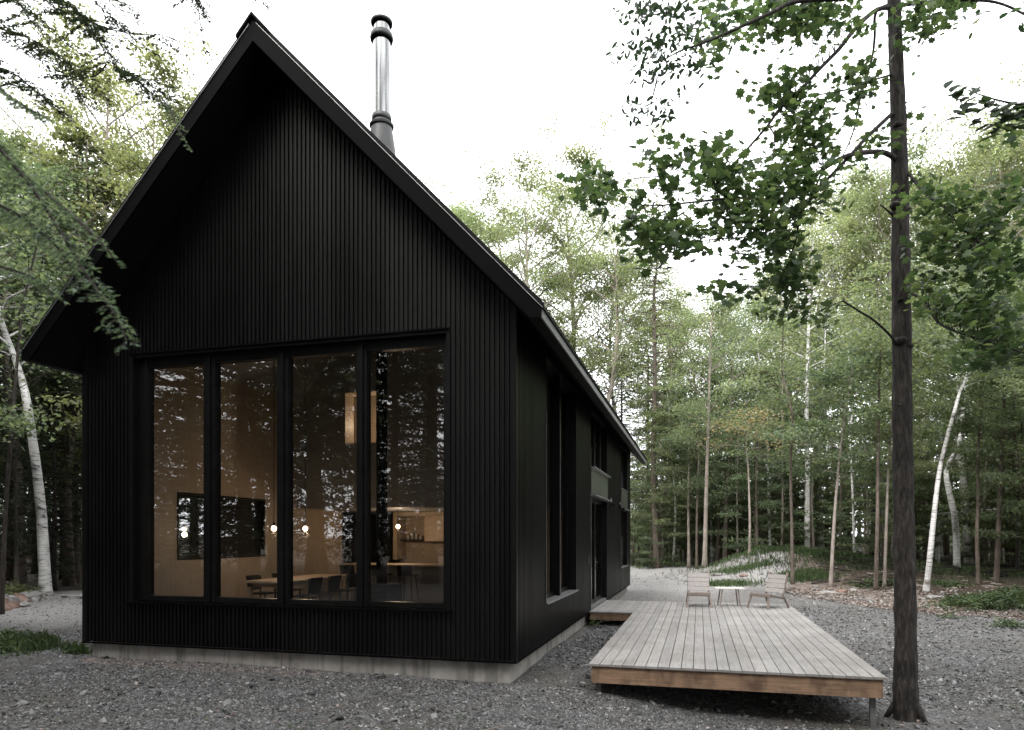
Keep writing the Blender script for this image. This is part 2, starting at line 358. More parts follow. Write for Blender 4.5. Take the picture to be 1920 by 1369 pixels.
c = t.mix(t.ramp(big.outputs[0], [(.42, g(0)), (.62, g(.55))]), c, (.062,.052,.040))
cp = t.mix(.3, t.ramp(fine.outputs[0], [(.3, (.30,.285,.275)), (.7, (.50,.48,.465))]), cv2)
c = t.mix(A("pale"), c, cp)
cl = t.ramp(fine.outputs[0], [(.3, (.075,.05,.04)), (.48, (.16,.12,.10)), (.62, (.25,.205,.185)), (.75, (.38,.345,.32))])
ad = t.n("ShaderNodeMath", operation="ADD", use_clamp=True)
sb = t.n("ShaderNodeMath", operation="MULTIPLY_ADD"); t.l(fine.outputs[0], sb.inputs[0]); sb.inputs[1].default_value = 1.1; sb.inputs[2].default_value = -.55
def edge(nm):
    # mask broken up by noise
    a = t.n("ShaderNodeMath", operation="ADD"); t.l(A(nm), a.inputs[0]); t.l(sb.outputs[0], a.inputs[1])
    r = t.n("ShaderNodeMapRange"); r.inputs["From Min"].default_value = .35; r.inputs["From Max"].default_value = .65; t.l(a.outputs[0], r.inputs[0]); return r.outputs[0]
c = t.mix(edge("litter"), c, cl)
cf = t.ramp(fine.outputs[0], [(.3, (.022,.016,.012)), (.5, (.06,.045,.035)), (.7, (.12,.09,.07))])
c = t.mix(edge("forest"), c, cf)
cg = t.ramp(fine.outputs[0], [(.35, (.10,.09,.06)), (.5, (.07,.10,.035)), (.7, (.11,.14,.06))])
c = t.mix(edge("grassy"), c, cg)
t.color(c); t.set(Roughness=.88, Specular_IOR_Level=.25)
hh = t.n("ShaderNodeMath", operation="MULTIPLY_ADD"); t.l(vo.outputs["Distance"], hh.inputs[0]); hh.inputs[1].default_value = .8; t.l(fine.outputs[0], hh.inputs[2])
t.bump(hh.outputs[0], .9, .03)
link("ground", me, t.m, None, True); bpy.data.objects["ground"]["kind"] = "structure"

# loose stone chips of the yard (uncountable)
def stones(name, mat, px, py, size, flat, label, sink=.35, pz=None):
    n = len(px); rng = RNG
    base = np.array([(-1,-1,-1),(1,-1,-1),(1,1,-1),(-1,1,-1),(-.8,-.8,1),(.8,-.8,1),(.8,.8,1),(-.8,.8,1)], float)*.5
    fc = np.array([(0,3,2,1),(4,5,6,7),(0,1,5,4),(1,2,6,5),(2,3,7,6),(3,0,4,7)])
    v = base[None]*(1 + rng.uniform(-.38, .38, (n, 8, 3)))
    v *= np.stack([size, size*rng.uniform(.45, .95, n), size*flat*rng.uniform(.6, 1.3, n)], 1)[:, None, :]
    a = rng.uniform(0, 6.283, n); tx = rng.normal(0, .42, n); ty = rng.normal(0, .42, n)
    v[:,:,2] += v[:,:,0]*tx[:,None] + v[:,:,1]*ty[:,None]
    ca, sa = np.cos(a)[:,None], np.sin(a)[:,None]
    X = v[:,:,0]*ca - v[:,:,1]*sa; Y = v[:,:,0]*sa + v[:,:,1]*ca
    z = hgt(px, py) if pz is None else pz
    W = np.stack([X + px[:,None], Y + py[:,None], v[:,:,2] + (z + size*flat*(.5-sink))[:,None]], 2).reshape(-1, 3)
    FF = (fc[None] + (np.arange(n)*8)[:,None,None]).reshape(-1, 4)
    o = link(name, np_mesh(name, W, FF), mat); tag(o, label, "gravel", kind="stuff"); return o
def yard_pts(n, x0, x1, y0, y1):
    x = RNG.uniform(x0, x1, n); y = RNG.uniform(y0, y1, n)
    k = ~((x > -9.95) & (x < -2.55) & (y > 9.45) & (y < 26.3)); return x[k], y[k]
xs, ys = [], []; ss = []
for n, b, s0, s1 in ((44000, (-9.5, 4.5, 5.4, 9.6), .014, .046), (22000, (-13, 8, 8, 13.5), .015, .048), (19000, (-2.4, 9, 11, 22), .025, .085), (3200, (-19, -10, 9, 17), .02, .05), (2600, (-3, 4, 19, 37), .015, .045), (1800, (-10, 5, 5.3, 14), .05, .12)):
    x, y = yard_pts(n, *b); xs.append(x); ys.append(y); ss.append(s0 + (s1-s0)*RNG.beta(1.3, 3.2, len(x)))
stones("gravel", M["chips"], np.concatenate(xs), np.concatenate(ys), np.concatenate(ss), .34, "loose grey slate chips covering the yard around the black house")

# generic oriented leaf scatter -> arrays
def scatter(shape, fc, pos, nrm, size, tilt=None, elong=None):
    """shape (k,3) in local (x,y,z=normal); returns verts, faces"""
    n = len(pos); nrm = nrm/np.linalg.norm(nrm, axis=1, keepdims=True)
    if tilt is None:
        r = RNG.normal(size=(n, 3))
    else: r = tilt
    ax = r - nrm*(r*nrm).sum(1, keepdims=True); ax /= (np.linalg.norm(ax, axis=1, keepdims=True)+1e-9)
    ay = np.cross(nrm, ax); S = shape[None]*size[:, None, None]
    W = S[:,:,0:1]*ax[:,None] + S[:,:,1:2]*ay[:,None] + S[:,:,2:3]*nrm[:,None] + pos[:,None]
    k = len(shape)
    FF = (np.asarray(fc)[None] + (np.arange(n)*k)[:,None,None]).reshape(-1, len(fc[0]))
    return W.reshape(-1, 3), FF
DIAMOND = np.array([(-.5,0,0),(0,-.30,.06),(.5,0,-.04),(0,.30,.06)]); DIAMOND_F = [(0,1,2,3)]
NEEDLE = np.array([(-.5,0,0),(-.1,-.13,.02),(.5,0,-.06),(-.1,.13,.02)])
OVAL = np.array([(-.5,0,0),(-.22,-.2,.03),(.18,-.2,.02),(.5,0,-.06),(.18,.2,.02),(-.22,.2,.03)]); OVAL_F = [(0,1,2,3),(0,3,4,5)]
ang = np.radians([180, 214, 236, 262, 292, 318, 340, 0, 20, 42, 68, 98, 124, 146]); rad = np.array([.34,.46,.33,.52,.31,.50,.33,.62,.33,.50,.31,.52,.33,.46])
MAPLE = np.concatenate([[(0,0,.03)], np.stack([rad*np.cos(ang), rad*np.sin(ang), -.10*rad], 1)])
MAPLE_F = [(0, i+1, (i+1) % 14 + 1) for i in range(14)]
FIVE = None
def upnorm(n, up=1.0, spread=.6, down=0):
    v = RNG.normal(0, spread, (n, 3)); v[:,2] += up; return v
# ------------------------------------------------------------------ the black house
HX0, HX1, HY0, HY1 = -10.0, -2.5, 9.47, 26.2; RX = -6.25; ZB = .25
EX = 4.28; ZE = 4.97; SL = 1.055
def rtop(x): return ZE + (EX - abs(x - RX)) * SL
def rund(x): return rtop(x) - .28
house = empty("house", (RX, HY0, 0), "black corrugated metal cabin with steep gable roof and tall front windows", "house")
HO = (RX, HY0, 0)
def hb(): return MB(HO)
def put(mb, name, m, parent=house, smooth=False):
    return mb.build(name, m, parent, smooth)

def wall(axis_, a0, a1, fixed, out, zbot, ztop, holes, pitch=.0733, depth=.027, breaks=()):
    """corrugated (or flat when pitch=0) wall. axis_ 'x' runs along X at Y=fixed; 'y' along Y at X=fixed; out=+-1 outward direction"""
    prof = []
    if pitch:
        n = round((a1-a0)/pitch); p = (a1-a0)/n
        for i in range(n):
            b = a0 + i*p; prof += [(b, 0), (b+p*.42, 0), (b+p*.48, depth), (b+p*.94, depth)]
        prof.append((a1, 0))
    else: prof = [(a0, 0), (a1, 0)]
    ks = sorted(set([h[0] for h in holes] + [h[1] for h in holes] + list(breaks)))
    aa = [q[0] for q in prof]; dd = [q[1] for q in prof]
    pts = sorted(set([round(v, 5) for v in aa] + [round(k, 5) for k in ks if a0 < k < a1]))
    mb = hb()
    def pt(a, z):
        d = float(np.interp(a, aa, dd))*out
        return (a, fixed + d, z) if axis_ == "x" else (fixed + d, a, z)
    for u, v in zip(pts[:-1], pts[1:]):
        m_ = (u+v)/2; cuts = sorted([(h[2], h[3]) for h in holes if h[0] <= m_ <= h[1]])
        z = zbot; spans = []
        for c0, c1 in cuts:
            if c0 > z: spans.append((z, c0, False))
            z = c1
        spans.append((z, None, True))
        for z0, z1, top in spans:
            zt0 = ztop(u) if top else z1; zt1 = ztop(v) if top else z1
            if zt0 <= z0 and zt1 <= z0: continue
            mb.add([pt(u, z0), pt(v, z0), pt(v, zt1), pt(u, zt0)], [(0,1,2,3)])
    return mb

# openings: (a0, a1, z0, z1)
FW = (-9.0, -3.515, .95, 4.945)
EAST = [(11.42, 14.38, .90, 5.03), (16.40, 19.40, 3.67, 5.03), (16.40, 19.40, .25, 2.96), (23.1, 25.0, 3.62, 5.03), (23.1, 25.0, 1.0, 2.92)]
WEST = [(11.35, 14.1, 1.58, 2.84), (17.8, 20.2, 1.2, 2.9)]
put(wall("x", HX0, HX1, HY0, -1, ZB, rund, [FW], breaks=(RX,)), "front_wall", M["siding"])
put(wall("y", HY0, HY1, HX1, 1, ZB, lambda a: rund(HX1), EAST), "side_wall", M["siding"])
put(wall("y", HY0, HY1, HX0, -1, ZB, lambda a: rund(HX0), WEST), "side_wall", M["siding"])
put(wall("x", HX0, HX1, HY1, 1, ZB, rund, [], breaks=(RX,)), "back_wall", M["siding"])
# corner and base trims
for x in (HX0, HX1):
    for y in (HY0, HY1): 
        sx = -1 if x == HX0 else 1; sy = -1 if y == HY0 else 1
        put(hb().box(min(x - sx*.05, x + sx*.031), max(x - sx*.05, x + sx*.031), min(y-sy*.055, y+sy*.033), max(y-sy*.055, y+sy*.033), ZB-.012, rund(HX1)-.02), "corner_trim", M["frame"])
bt = hb(); bt.box(HX0-.03, HX1+.03, HY0-.045, HY0-.004, ZB-.03, ZB-.008).box(HX1-.0, HX1+.034, HY0, HY1, ZB-.03, ZB-.008)
put(bt, "base_flashing", M["fascia"])
fo = hb(); fo.box(HX0+.09, HX1-.09, HY0+.06, HY1-.06, -1.2, ZB-.002); put(fo, "foundation", M["concrete"])

# roof
zc = ZE - .125
def roof_poly(top_off, xin=0.0):
    l, r = RX-EX+xin, RX+EX-xin; xi = .28/SL - (.125)/SL
    t0 = top_off
    return [(l, rtop(l)+t0), (RX, rtop(RX)+t0), (r, rtop(r)+t0), (r, zc), (r-xi, zc), (RX, rund(RX)), (l+xi, zc), (l, zc)]
rf = hb(); rf.prism_y(roof_poly(0, .012), HY0-.67, 27.44); roof = put(rf, "roof", M["soffit"])
put(hb().prism_y(roof_poly(.012, -.002), HY0-.70, HY0-.672), "rake_fascia", M["fascia"], roof); put(hb().prism_y(roof_poly(.012, -.002), 27.442, 27.47), "rake_fascia", M["fascia"], roof)
ef = hb()
for sx in (-1, 1):
    x = RX + sx*(EX - .010); ef.box(min(x, x+sx*.022), max(x, x+sx*.022), HY0-.668, 27.438, zc, ZE-.006)
put(ef, "eave_fascia", M["eave"], roof)
ed = hb()   # thin drip edge that catches the sky
for sx in (-1, 1):
    xa, xb = RX + sx*.06, RX + sx*(EX+.02)
    for off in (0,):
        ed.add([(xa, HY0-.715, rtop(xa)+.014), (xb, HY0-.715, rtop(xb)+.014), (xb, HY0-.715, rtop(xb)+.024), (xa, HY0-.715, rtop(xa)+.024),
                (xa, HY0-.66, rtop(xa)+.014), (xb, HY0-.66, rtop(xb)+.014), (xb, HY0-.66, rtop(xb)+.024), (xa, HY0-.66, rtop(xa)+.024)],
               [(0,1,2,3),(4,7,6,5),(0,4,5,1),(3,2,6,7),(0,3,7,4),(1,5,6,2)])
put(ed, "drip_edge", M["edge"], roof)
# standing seam sheets
ms = hb()
for sx in (-1, 1):
    xa, xb = RX, RX + sx*(EX+.035)
    def sheet(y0, y1, h0, h1):
        ms.add([(xa,y0,rtop(xa)+h0),(xb,y0,rtop(xb)+h0),(xb,y1,rtop(xb)+h0),(xa,y1,rtop(xa)+h0),(xa,y0,rtop(xa)+h1),(xb,y0,rtop(xb)+h1),(xb,y1,rtop(xb)+h1),(xa,y1,rtop(xa)+h1)],
            [(0,3,2,1),(4,5,6,7),(0,1,5,4),(1,2,6,5),(2,3,7,6),(3,0,4,7)])
    sheet(HY0-.69, 27.46, .026, .05)
    y = HY0-.66; sheet(y-.03, y+.01, .052, .10)
    y += .2
    while y < 27.4: sheet(y, y+.035, .052, .085); y += .203
put(ms, "roof_metal", M["soffit"], roof)
rc = hb(); zr = rtop(RX)
rc.prism_y([(RX-.26, rtop(RX-.26)+.105), (RX, zr+.12), (RX+.26, rtop(RX+.26)+.105), (RX+.26, rtop(RX+.26)+.06), (RX, zr+.075), (RX-.26, rtop(RX-.26)+.06)], HY0-.74, 27.5)
put(rc, "ridge_cap", M["fascia"], roof)

# chimney: a part of the house with its own pieces
cx, cy = -5.28, 11.0; zr0 = rtop(cx)
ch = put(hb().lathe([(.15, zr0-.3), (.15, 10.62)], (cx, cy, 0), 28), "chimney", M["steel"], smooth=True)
put(hb().lathe([(.27, zr0-.5), (.24, zr0+.2), (.175, zr0+.62), (.17, zr0+.66)], (cx, cy, 0), 28), "chimney_flashing", M["galv"], ch, True)
put(hb().lathe([(.17, zr0+.60), (.205, zr0+.60), (.21, zr0+.635), (.17, zr0+.66), (.155, zr0+.70), (.15, zr0+.72)], (cx, cy, 0), 28), "storm_collar", M["rubber"], ch, False)
put(hb().lathe([(.151, zr0+.70), (.168, zr0+.71), (.168, zr0+.79), (.151, zr0+.80)], (cx, cy, 0), 28), "joint_band", M["galv"], ch, True)
put(hb().lathe([(.15, 10.56), (.19, 10.55), (.20, 10.60), (.19, 10.66), (.15, 10.67)], (cx, cy, 0), 28).lathe([(.16, 10.83), (.185, 10.84), (.188, 10.88), (.12, 10.93), (.0, 10.94)], (cx, cy, 0), 28), "chimney_cap", M["rubber"], ch, True)
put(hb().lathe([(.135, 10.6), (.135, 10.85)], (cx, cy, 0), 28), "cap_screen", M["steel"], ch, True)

# ---- front window
GY_ = 9.62
win = hb(); x0, x1, z0, z1 = FW
# jamb, head and sill reveals (butted)
win.box(x0-.05, x0, HY0-.031, HY0+.30, z0-.05, z1+.05).box(x1, x1+.05, HY0-.031, HY0+.30, z0-.05, z1+.05)
win.box(x0, x1, HY0-.031, HY0+.30, z1, z1+.05)
mull = [(-8.80+.0, -7.72), (-7.50, -6.37), (-6.17, -5.0), (-4.83, -3.60)]
zt, zb_ = 4.80, 1.03
fw = put(win, "window", M["frame"])
fr = hb()
ex = [x0] + [v for m_ in mull for v in m_] + [x1]
for i in range(0, len(ex), 2): fr.box(ex[i], ex[i+1], GY_-.07, GY_+.07, z0, z1)
for a, b in mull: fr.box(a, b, GY_-.06, GY_+.06, z0, zb_).box(a, b, GY_-.06, GY_+.06, zt, z1)
for a, b in ((-7.72,-7.50),(-6.37,-6.17),(-5.0,-4.83)):
    fr.box((a+b)/2-.03, (a+b)/2+.03, GY_-.10, GY_-.071, z0, z1)
put(fr, "window_frame", M["frame"], fw)
for a, b in mull: put(hb().box(a, b, GY_-.004, GY_+.004, zb_, zt), "pane", M["glass"], fw)
put(hb().box(x0-.10, x1+.10, HY0-.085, HY0-.033, z0-.045, z0-.012), "window_sill", M["fascia"], fw)
put(hb().box(x0-.04, x1+.04, HY0-.065, HY0-.033, z1+.05, z1+.075), "window_trim", M["fascia"], fw)
put(hb().box(x0, x1, GY_+.08, GY_+.34, z0-.02, z0+.02), "inner_sill", M["plypale"], fw)

# ---- east side openings
def side_window(op, mulls, trans=None, sillm=M["greymetal"], xg=HX1-.17):
    a0, a1, z0, z1 = op
    w = hb(); w.box(HX1-.26, HX1+.031, a0-.03, a0, z0, z1).box(HX1-.26, HX1+.031, a1, a1+.03, z0, z1).box(HX1-.26, HX1+.031, a0-.03, a1+.03, z1, z1+.03)
    o = put(w, "window", M["frame"])
    f = hb(); f.box(xg-.04, xg+.04, a0, a0+.06, z0, z1).box(xg-.04, xg+.04, a1-.06, a1, z0, z1).box(xg-.035, xg+.035, a0+.06, a1-.06, z0, z0+.07).box(xg-.035, xg+.035, a0+.06, a1-.06, z1-.07, z1)
    for m_ in mulls: f.box(xg-.045, HX1-.02, m_-.04, m_+.04, z0, z1)
    if trans: f.box(xg-.038, xg+.05, a0+.06, a1-.06, trans-.03, trans+.03)
    put(f, "window_frame", M["frame"], o)
    cuts = [a0+.06] + [v for m_ in mulls for v in (m_-.04, m_+.04)] + [a1-.06]
    for i in range(0, len(cuts), 2): put(hb().box(xg-.004, xg+.004, cuts[i], cuts[i+1], z0+.07, z1-.07), "pane", M["glass"], o)
    if sillm: put(hb().box(HX1-.12, HX1+.07, a0-.04, a1+.04, z0-.03, z0), "window_sill", sillm, o)
    put(hb().box(HX1+.0325, HX1+.042, a0-.034, a0-.022, z0, z1-.9), "edge_trim", M["greymetal"], o)
    for m_ in mulls: put(hb().box(HX1-.019, HX1-.012, m_-.045, m_-.03, z0, z1-.9), "edge_trim", M["greymetal"], o)
    return o
side_window(EAST[0], [12.9])
side_window(EAST[1], [17.4, 18.4], 4.42)
side_window(EAST[3], [24.05]); side_window(EAST[4], [24.05])
sp = hb(); sp.box(HX1+.029, HX1+.05, 16.36, 19.44, 3.02, 3.64); put(sp, "cladding_panel", M["spandrel"])
sp = hb(); sp.box(HX1+.029, HX1+.05, 23.06, 25.04, 2.96, 3.58); put(sp, "cladding_panel", M["spandrel"])
for b_ in ((HX1+.02, HX1+.14, 16.34, 19.46, 3.645, 3.675), (HX1+.02, HX1+.16, 16.34, 19.5, 2.975, 3.015), (HX1+.02, HX1+.14, 23.04, 25.06, 2.925, 2.955)): put(hb().box(*b_), "canopy_trim", M["greymetal"])
# doors
a0, a1, z0, z1 = EAST[2]; xg = HX1-.13
dr = hb(); dr.box(xg-.03, HX1+.031, a0-.03, a0, z0, z1).box(xg-.03, HX1+.031, a1, a1+.03, z0, z1).box(xg-.03, HX1+.031, a0-.03, a1+.03, z1, z1+.013)
dr.box(xg-.04, xg+.04, a0, a0+.09, z0+.06, z1).box(xg-.04, xg+.04, 17.85, 17.97, z0+.06, z1).box(xg-.04, xg+.04, a1-.09, a1, z0+.06, z1)
dr.box(xg-.035, xg+.035, a0+.09, 17.85, z0+.06, z0+.16).box(xg-.035, xg+.035, a0+.09, 17.85, z1-.09, z1).box(xg-.035, xg+.035, 17.97, a1-.09, z0+.06, z0+.16).box(xg-.035, xg+.035, 17.97, a1-.09, z1-.09, z1)
door = put(dr, "glass_door", M["frame"])
put(hb().box(xg-.004, xg+.004, a0+.09, 17.85, z0+.16, z1-.09), "pane", M["glass"], door)
put(hb().box(xg-.004, xg+.004, 17.97, a1-.09, z0+.16, z1-.09), "pane", M["glass"], door)
put(hb().box(HX1+.0325, HX1+.045, a0-.03, a0-.012, z0, z1), "edge_trim", M["greymetal"], door)
put(hb().box(xg-.06, HX1+.01, a0, a1, z0, z0+.058), "threshold", M["greymetal"], door)
hd = hb(); hd.box(xg+.042, xg+.055, 17.88, 17.93, 1.22, 1.48); hd.bar((xg+.055, 17.905, 1.36), (xg+.10, 17.905, 1.36), .02, .02).bar((xg+.10, 17.905, 1.36), (xg+.10, 17.78, 1.36), .02, .02)
put(hd, "door_handle", M["greymetal"], door)
for y in (20.15, 22.55):
    l = hb(); l.box(HX1+.02, HX1+.05, y-.05, y+.05, 2.92, 3.06).box(HX1+.05, HX1+.20, y-.22, y+.16, 2.90, 2.935).box(HX1+.17, HX1+.20, y-.22, y+.16, 2.82, 2.90)
    w = put(l, "wall_lamp", M["frame"]); put(hb().lathe([(0, 3.12), (.028, 3.11), (.028, 3.06), (0, 3.05)], (HX1+.05, y, 0), 10), "lamp_knob", M["greymetal"], w)
put(hb().box(HX1+.02, HX1+.045, 15.95, 16.07, 1.38, 1.56), "outlet_box", M["galv"])

# ---- west windows (seen from inside)
for (a0, a1, z0, z1) in WEST:
    w = hb(); w.box(HX0-.02, HX0+.27, a0-.03, a0, z0-.03, z1+.03).box(HX0-.02, HX0+.27, a1, a1+.03, z0-.03, z1+.03).box(HX0-.02, HX0+.27, a0, a1, z1, z1+.03).box(HX0-.02, HX0+.27, a0, a1, z0-.03, z0)
    o = put(w, "window", M["frame"]); xm = a0 + (a1-a0)*.42
    f = hb(); f.box(HX0+.1, HX0+.17, a0, a0+.06, z0, z1).box(HX0+.1, HX0+.17, a1-.06, a1, z0, z1).box(HX0+.1, HX0+.17, xm-.05, xm+.05, z0, z1).box(HX0+.1, HX0+.17, a0, a1, z0+.0, z0+.05).box(HX0+.1, HX0+.17, a0, a1, z1-.05, z1)
    put(f, "window_frame", M["frame"], o)
    put(hb().box(HX0+.13, HX0+.138, a0+.06, xm-.05, z0+.05, z1-.05), "pane", M["glass"], o)
    if a0 > 15: put(hb().box(HX0+.115, HX0+.122, a0+.06, xm-.05, z0+.05, z1-.05), "dark_screen", M["indark"], o)  # opaque dark sheet added to hide the bright sky beyond this pane
    put(hb().box(HX0+.12, HX0+.14, xm+.05, a1-.06, z0+.05, z1-.05), "dark_screen", M["indark"], o)

# ---- inside shell
IX0, IX1, IY0, IY1 = HX0+.25, HX1-.27, HY0+.31, HY1-.25; ZF = .40
def lin(x): return rund(x) - .12
il = wall("y", IY0, IY1, IX0, 1, ZF, lambda a: lin(IX0), WEST, pitch=0); put(il, "plywood_wall", M["ply"])
ir = wall("y", IY0, IY1, IX1, 1, ZF, lambda a: lin(IX1), [(a, b, max(c, ZF+.01), d) for a, b, c, d in EAST], pitch=0); put(ir, "plywood_wall", M["ply"])
put(wall("x", IX0, IX1, IY0, 1, ZF, lin, [FW], pitch=0, breaks=(RX,)), "plywood_wall", M["ply"])
put(wall("x", IX0, IX1, IY1, 1, ZF, lin, [], pitch=0, breaks=(RX,)), "plywood_wall", M["ply"])
put(hb().box(IX0, IX1, IY0, IY1, ZF-.1, ZF), "interior_floor", M["infloor"])
cl_ = hb()
for xa, xb in ((IX0, RX), (RX, IX1)): cl_.add([(xa, IY0, lin(xa)), (xb, IY0, lin(xb)), (xb, IY1, lin(xb)), (xa, IY1, lin(xa))], [(0,1,2,3)])
put(cl_, "ceiling", M["inwhite"])
LO = (-8.40, -7.55, 4.30, 5.54)
lw = wall("x", IX0, IX1, 15.5, -1, 2.90, lambda x: lin(x)-.004, [LO], pitch=0, breaks=(RX,)); put(lw, "loft_wall", M["inwhite"])
put(hb().box(IX0+.004, IX1-.004, 15.504, IY1-.004, 2.72, 2.90), "loft_floor", M["inwhite"])
lr = hb(); lr.box(LO[0]-.02, LO[0], 15.46, 15.9, LO[2], LO[3]).box(LO[1], LO[1]+.02, 15.46, 15.9, LO[2], LO[3]).box(LO[0]-.02, LO[1]+.02, 15.46, 15.9, LO[3], LO[3]+.02).box(LO[0]-.02, LO[1]+.02, 15.46, 15.9, LO[2]-.02, LO[2])
lr.box(-9.7, -6.6, 17.4, 17.43, 2.92, 6.3)
put(lr, "loft_opening", M["ply"])
# kitchen niche wall under the loft
kn_ = hb(); ky = 19.0
kn_.box(-8.50, -8.38, ky-.55, ky+.1, ZF+.95, 2.715).box(-8.38, -3.0, ky-.55, ky+.1, 2.60, 2.715).box(-8.50, -3.0, ky+.1, ky+.14, ZF, 2.715)
put(kn_, "kitchen_alcove", M["ply"])

# ---- furniture and fittings seen through the glass (each a thing)
def pendant(x, y, z, ztop, label, power=9):
    e = empty("pendant_lamp", (x, y, z), label, "lamp", "bare bulb pendants")
    MB((x,y,z)).tube([(x,y,z+.11),(x,y,ztop)], .007, 6).build("cord", M["indark"], e)
    MB((x,y,z)).lathe([(.0,.13),(.022,.125),(.022,.06),(.018,.05)], (x,y,z), 12).build("socket", M["indark"], e)
    b = MB((x,y,z)).lathe([(.0,-.052),(.03,-.043),(.05,-.015),(.052,.005),(.04,.035),(.018,.055),(.0,.056)], (x,y,z), 16).build("bulb", M["bulb"], e, True)
    L = bpy.data.lights.new("bulb_light", "POINT"); L.energy = power; L.color = (1, .74, .48); L.shadow_soft_size = .06
    lo = bpy.data.objects.new("bulb_light", L); COL.objects.link(lo); lo.location = (x, y, z-.13); b.visible_shadow = True
    return e
pendant(-8.26, 12.28, 2.17, lin(-8.26), "bare glowing bulb above the near end of the dining table", 4)
pendant(-8.30, 13.5, 2.18, lin(-8.30), "bare glowing bulb above the far end of the dining table", 4)
pendant(-7.69, 17.0, 2.28, 2.72, "bare glowing bulb above the kitchen counter", 12)
pendant(-7.78, 16.6, 5.05, lin(-7.78), "bare bulb glowing in the lit square opening of the loft", 14)

# stove pipe inside and its stove
st = empty("wood_stove", (cx, cy, ZF), "black wood stove with its tall black flue pipe behind the rightmost front pane", "stove")
so = (cx, cy, ZF)
MB(so).tube([(cx,cy,ZF+.8),(cx,cy,lin(cx)-.01)], .095, 20).build("flue_pipe", M["indark"], st, True)
MB(so).bevbox(cx-.28, cx+.28, cy-.22, cy+.22, ZF+.18, ZF+.8, .02).build("firebox", M["indark"], st)
MB(so).box(cx-.2, cx+.2, cy-.235, cy-.221, ZF+.3, ZF+.68).build("stove_door", M["frame"], st)
for sx in (-1, 1):
    for sy in (-1, 1): MB(so).bar((cx+sx*.22, cy+sy*.17, ZF), (cx+sx*.22, cy+sy*.17, ZF+.18), .04, .04, (0,1,0)).build("leg", M["indark"], st)

# dining table
tx, ty = -8.05, 13.0
tb = empty("dining_table", (tx, ty, ZF), "long pale plank dining table under the hanging bulbs", "table")
MB((tx,ty,ZF)).bevbox(tx-.48, tx+.48, ty-1.35, ty+1.35, ZF+.71, ZF+.75).build("table_top", M["plypale"], tb)
MB((tx,ty,ZF)).box(tx-.40, tx+.40, ty-1.2, ty+1.2, ZF+.63, ZF+.709).build("apron", M["plypale"], tb)
for sx in (-1, 1):
    for sy in (-1, 1): MB((tx,ty,ZF)).bar((tx+sx*.4, ty+sy*1.22, ZF), (tx+sx*.4, ty+sy*1.22, ZF+.63), .08, .08, (0,1,0)).build("leg", M["plypale"], tb)
def dchair(x, y, rz, label):
    e = empty("dining_chair", (x, y, ZF), label, "chair", "black dining chairs", rz)
    m = MB(); m.bevbox(-.22, .22, -.21, .21, .43, .46, .01); m.build("seat", M["indark"], e)
    m = MB(); m.obox((0, .215, .66), (.21,0,0), (0,.012,0), (0,.03,.15)); m.build("backrest", M["indark"], e)
    for sx in (-1, 1):
        for sy in (-1, 1):
            m = MB(); m.tube([(sx*.2, sy*.2, 0), (sx*.18, sy*.18, .44 if sy < 0 else .8)], .014, 6); m.build("leg", M["indark"], e)
    return e
for i, y in enumerate((12.1, 12.85, 13.6)):
    dchair(tx+.62, y, R(-90), ["black chair on the right side of the dining table, nearest the front glass", "middle black chair on the right side of the dining table", "black chair on the right side of the dining table, farthest from the front glass"][i])
for i, y in enumerate((12.5, 13.4)):
    dchair(tx-.62, y, R(90), ["black chair on the wall side of the dining table, nearer the front glass", "black chair on the wall side of the dining table, farther back"][i])

# kitchen counter with stools
kx0, kx1, ky0, ky1 = -8.75, -4.9, 16.45, 17.2
kc = empty("kitchen_counter", ((kx0+kx1)/2, 16.8, ZF), "pale kitchen counter with a wooden top behind the bar stools", "counter")
ko = ((kx0+kx1)/2, 16.8, ZF)
MB(ko).bevbox(kx0-.25, kx1, ky0-.25, ky1, ZF+.86, ZF+.90).build("counter_top", M["plypale"], kc)
MB(ko).box(kx0+.25, kx1, ky0+.1, ky1, ZF, ZF+.86).build("cabinet", M["counter"], kc)
def stool(x, y, label):
    e = empty("bar_stool", (x, y, ZF), label, "stool", "black bar stools")
    m = MB(); m.obox((0,0,.66), (.2,0,0), (0,.19,0), (0,0,.02)); m.build("seat", M["indark"], e)
    m = MB(); m.obox((0,-.2,.79), (.19,0,0), (0,.015,.0), (0,-.03,.11)); m.build("backrest", M["indark"], e)
    for sx in (-1, 1):
        for sy in (-1, 1):
            m = MB(); m.tube([(sx*.2, sy*.2, 0), (sx*.14, sy*.14, .65)], .012, 6); m.build("leg", M["indark"], e)
for x, l in ((-8.5, "black bar stool at the left end of the counter"), (-7.65, "middle black bar stool in front of the counter"), (-6.95, "black bar stool nearest the right edge of the front glass")): stool(x, 15.95, l)
